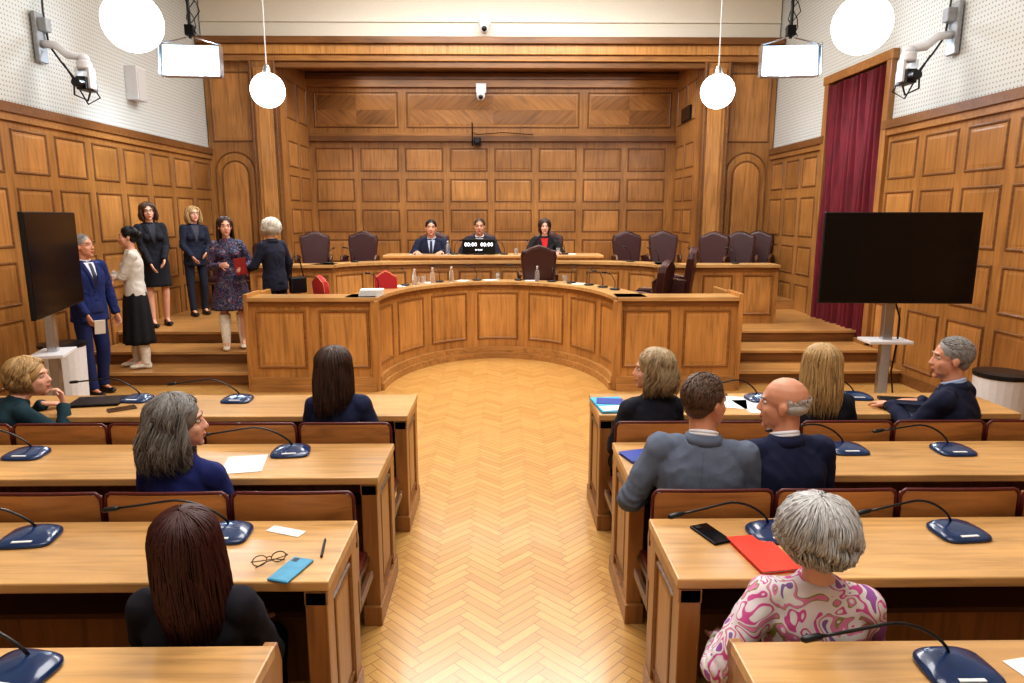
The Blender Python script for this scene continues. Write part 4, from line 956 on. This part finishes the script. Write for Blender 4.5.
person((-4.66,10.45,.45),222,'standing person with blonde hair in dark suit',sit=False,fem=True,H=1.64,hyaw=0,hpitch=-8,slean=-2,top='jacket',topcol=srgb(26,32,52),shirt=srgb(60,60,70),bottom='trousers',botcol=srgb(24,28,44),hair='wavy',haircol='blonde',hlen=.13,vmul=.94,glasses=True,seed=34,hands={-1:(-.1,.2,.95),1:(.1,.2,.90)})
person((-3.38,8.52,.3),200,'standing person in navy floral dress and white boots holding red folder',sit=False,fem=True,H=1.64,hyaw=10,slean=2,top='dress',topcol=floral,bottom='flare',botcol=floral,hem=.50,shoe='boot',shoecol=srgb(230,222,205),hair='long',haircol='brown',hlen=.25,vmul=.94,seed=35,hands={-1:(-.16,.2,1.02),1:(.10,.22,1.06)},curl=.7)
hold('folder',(-3.38,8.52,.3),200,(-.13,.29,1.05),(.14,.012,.20),redd,'dark red folder held against a dress','folder',(0,R(8),R(200)))
person((-2.80,8.42,.3),58,'standing person with white bob in navy jacket seen from behind',sit=False,fem=True,H=1.62,hyaw=12,hpitch=-4,slean=-2,top='jacket',topcol=srgb(24,28,48),bottom='trousers',botcol=srgb(22,26,44),hair='curly',haircol='white',hlen=.07,vmul=1.02,seed=36,hands={-1:(-.18,.28,1.0),1:(.26,.1,.85)})
mb=MB(); mb.box(-.10,.10,-.05,.05,-.10,.10,black); o=mb.obj('handbag',loc=(-2.50,8.34,1.12),rot=R(40),bevel=.02,label='black leather handbag hanging from a shoulder',cat='bag')
mb=MB(); mb.tube([(-.08,0,.09),(-.07,0,.25),(-.03,0,.36),(.04,0,.3),(.08,0,.09)],.008,black,6); mb.obj('strap',parent=o,smooth=True)
person((-1.13,11.06,.6),180,'seated person in dark navy suit with black hair',H=1.88,lean=12,hyaw=6,hpitch=-4,top='jacket',topcol=srgb(22,28,52),shirt=srgb(190,205,235),tie=srgb(30,30,50),botcol=BLK,haircol='black',skin='m',seed=41,hands={-1:(-.18,.42,.80),1:(.2,.42,.80)},sh=.36)
person((-.37,11.06,.6),180,'seated person in dark suit and tie with dark hair',H=1.86,lean=8,hyaw=0,top='jacket',topcol=srgb(18,22,40),shirt=srgb(235,238,245),tie=srgb(60,90,150),botcol=BLK,haircol='ltbrown',skin='m',seed=42,hands={-1:(-.2,.38,.80),1:(.2,.38,.80)},sh=.38)
person((.66,11.06,.6),180,'seated person in black jacket over red blouse',H=1.80,fem=True,lean=8,hyaw=0,top='jacket',topcol=srgb(18,16,20),shirt=srgb(190,30,36),botcol=BLK,hair='bob',haircol='brown',hlen=.12,seed=43,hands={-1:(-.2,.38,.80),1:(.2,.38,.80)},sh=.40)

# ================= LIGHTS
def area(x,y,z,sx,sy,w,col=(1,.985,.97)):
    l=bpy.data.lights.new('added_area_light','AREA'); l.shape='RECTANGLE'; l.size=sx; l.size_y=sy; l.energy=w; l.color=col
    o=bpy.data.objects.new('added_area_light',l); COL.objects.link(o); o.location=(x,y,z); return o
area(0,1,5.9,4,2.5,175); area(0,5.5,5.9,4,2.5,255); area(0,9.8,5.9,5,2,360)  # unseen lamps added under the ceiling for overall fill, no fixtures
area(-.15,13.2,4.62,5.5,1.0,75)  # another added fill lamp, under the recess ceiling
for x in (-3.86,3.6):
    o=area(x,8.88,3.8,.6,.35,85,(.72,.86,1)); o.rotation_euler=(R(60),0,0)  # these carry the light of the hung studio panels
w=bpy.data.worlds.new('world'); SC.world=w; w.use_nodes=True; w.node_tree.nodes['Background'].inputs[0].default_value=(.9,.85,.8,1); w.node_tree.nodes['Background'].inputs[1].default_value=.3
cam=bpy.data.cameras.new('camera'); cam.lens=24; cam.sensor_width=36; cam.clip_start=.05
co=bpy.data.objects.new('camera',cam); COL.objects.link(co); co.location=(0,0,1.95); co.rotation_euler=(R(90-10.45),0,R(-.75)); SC.camera=co
SC.view_settings.view_transform='Standard'
try: SC.view_settings.look='Medium High Contrast'
except Exception: pass
SC.view_settings.exposure=0
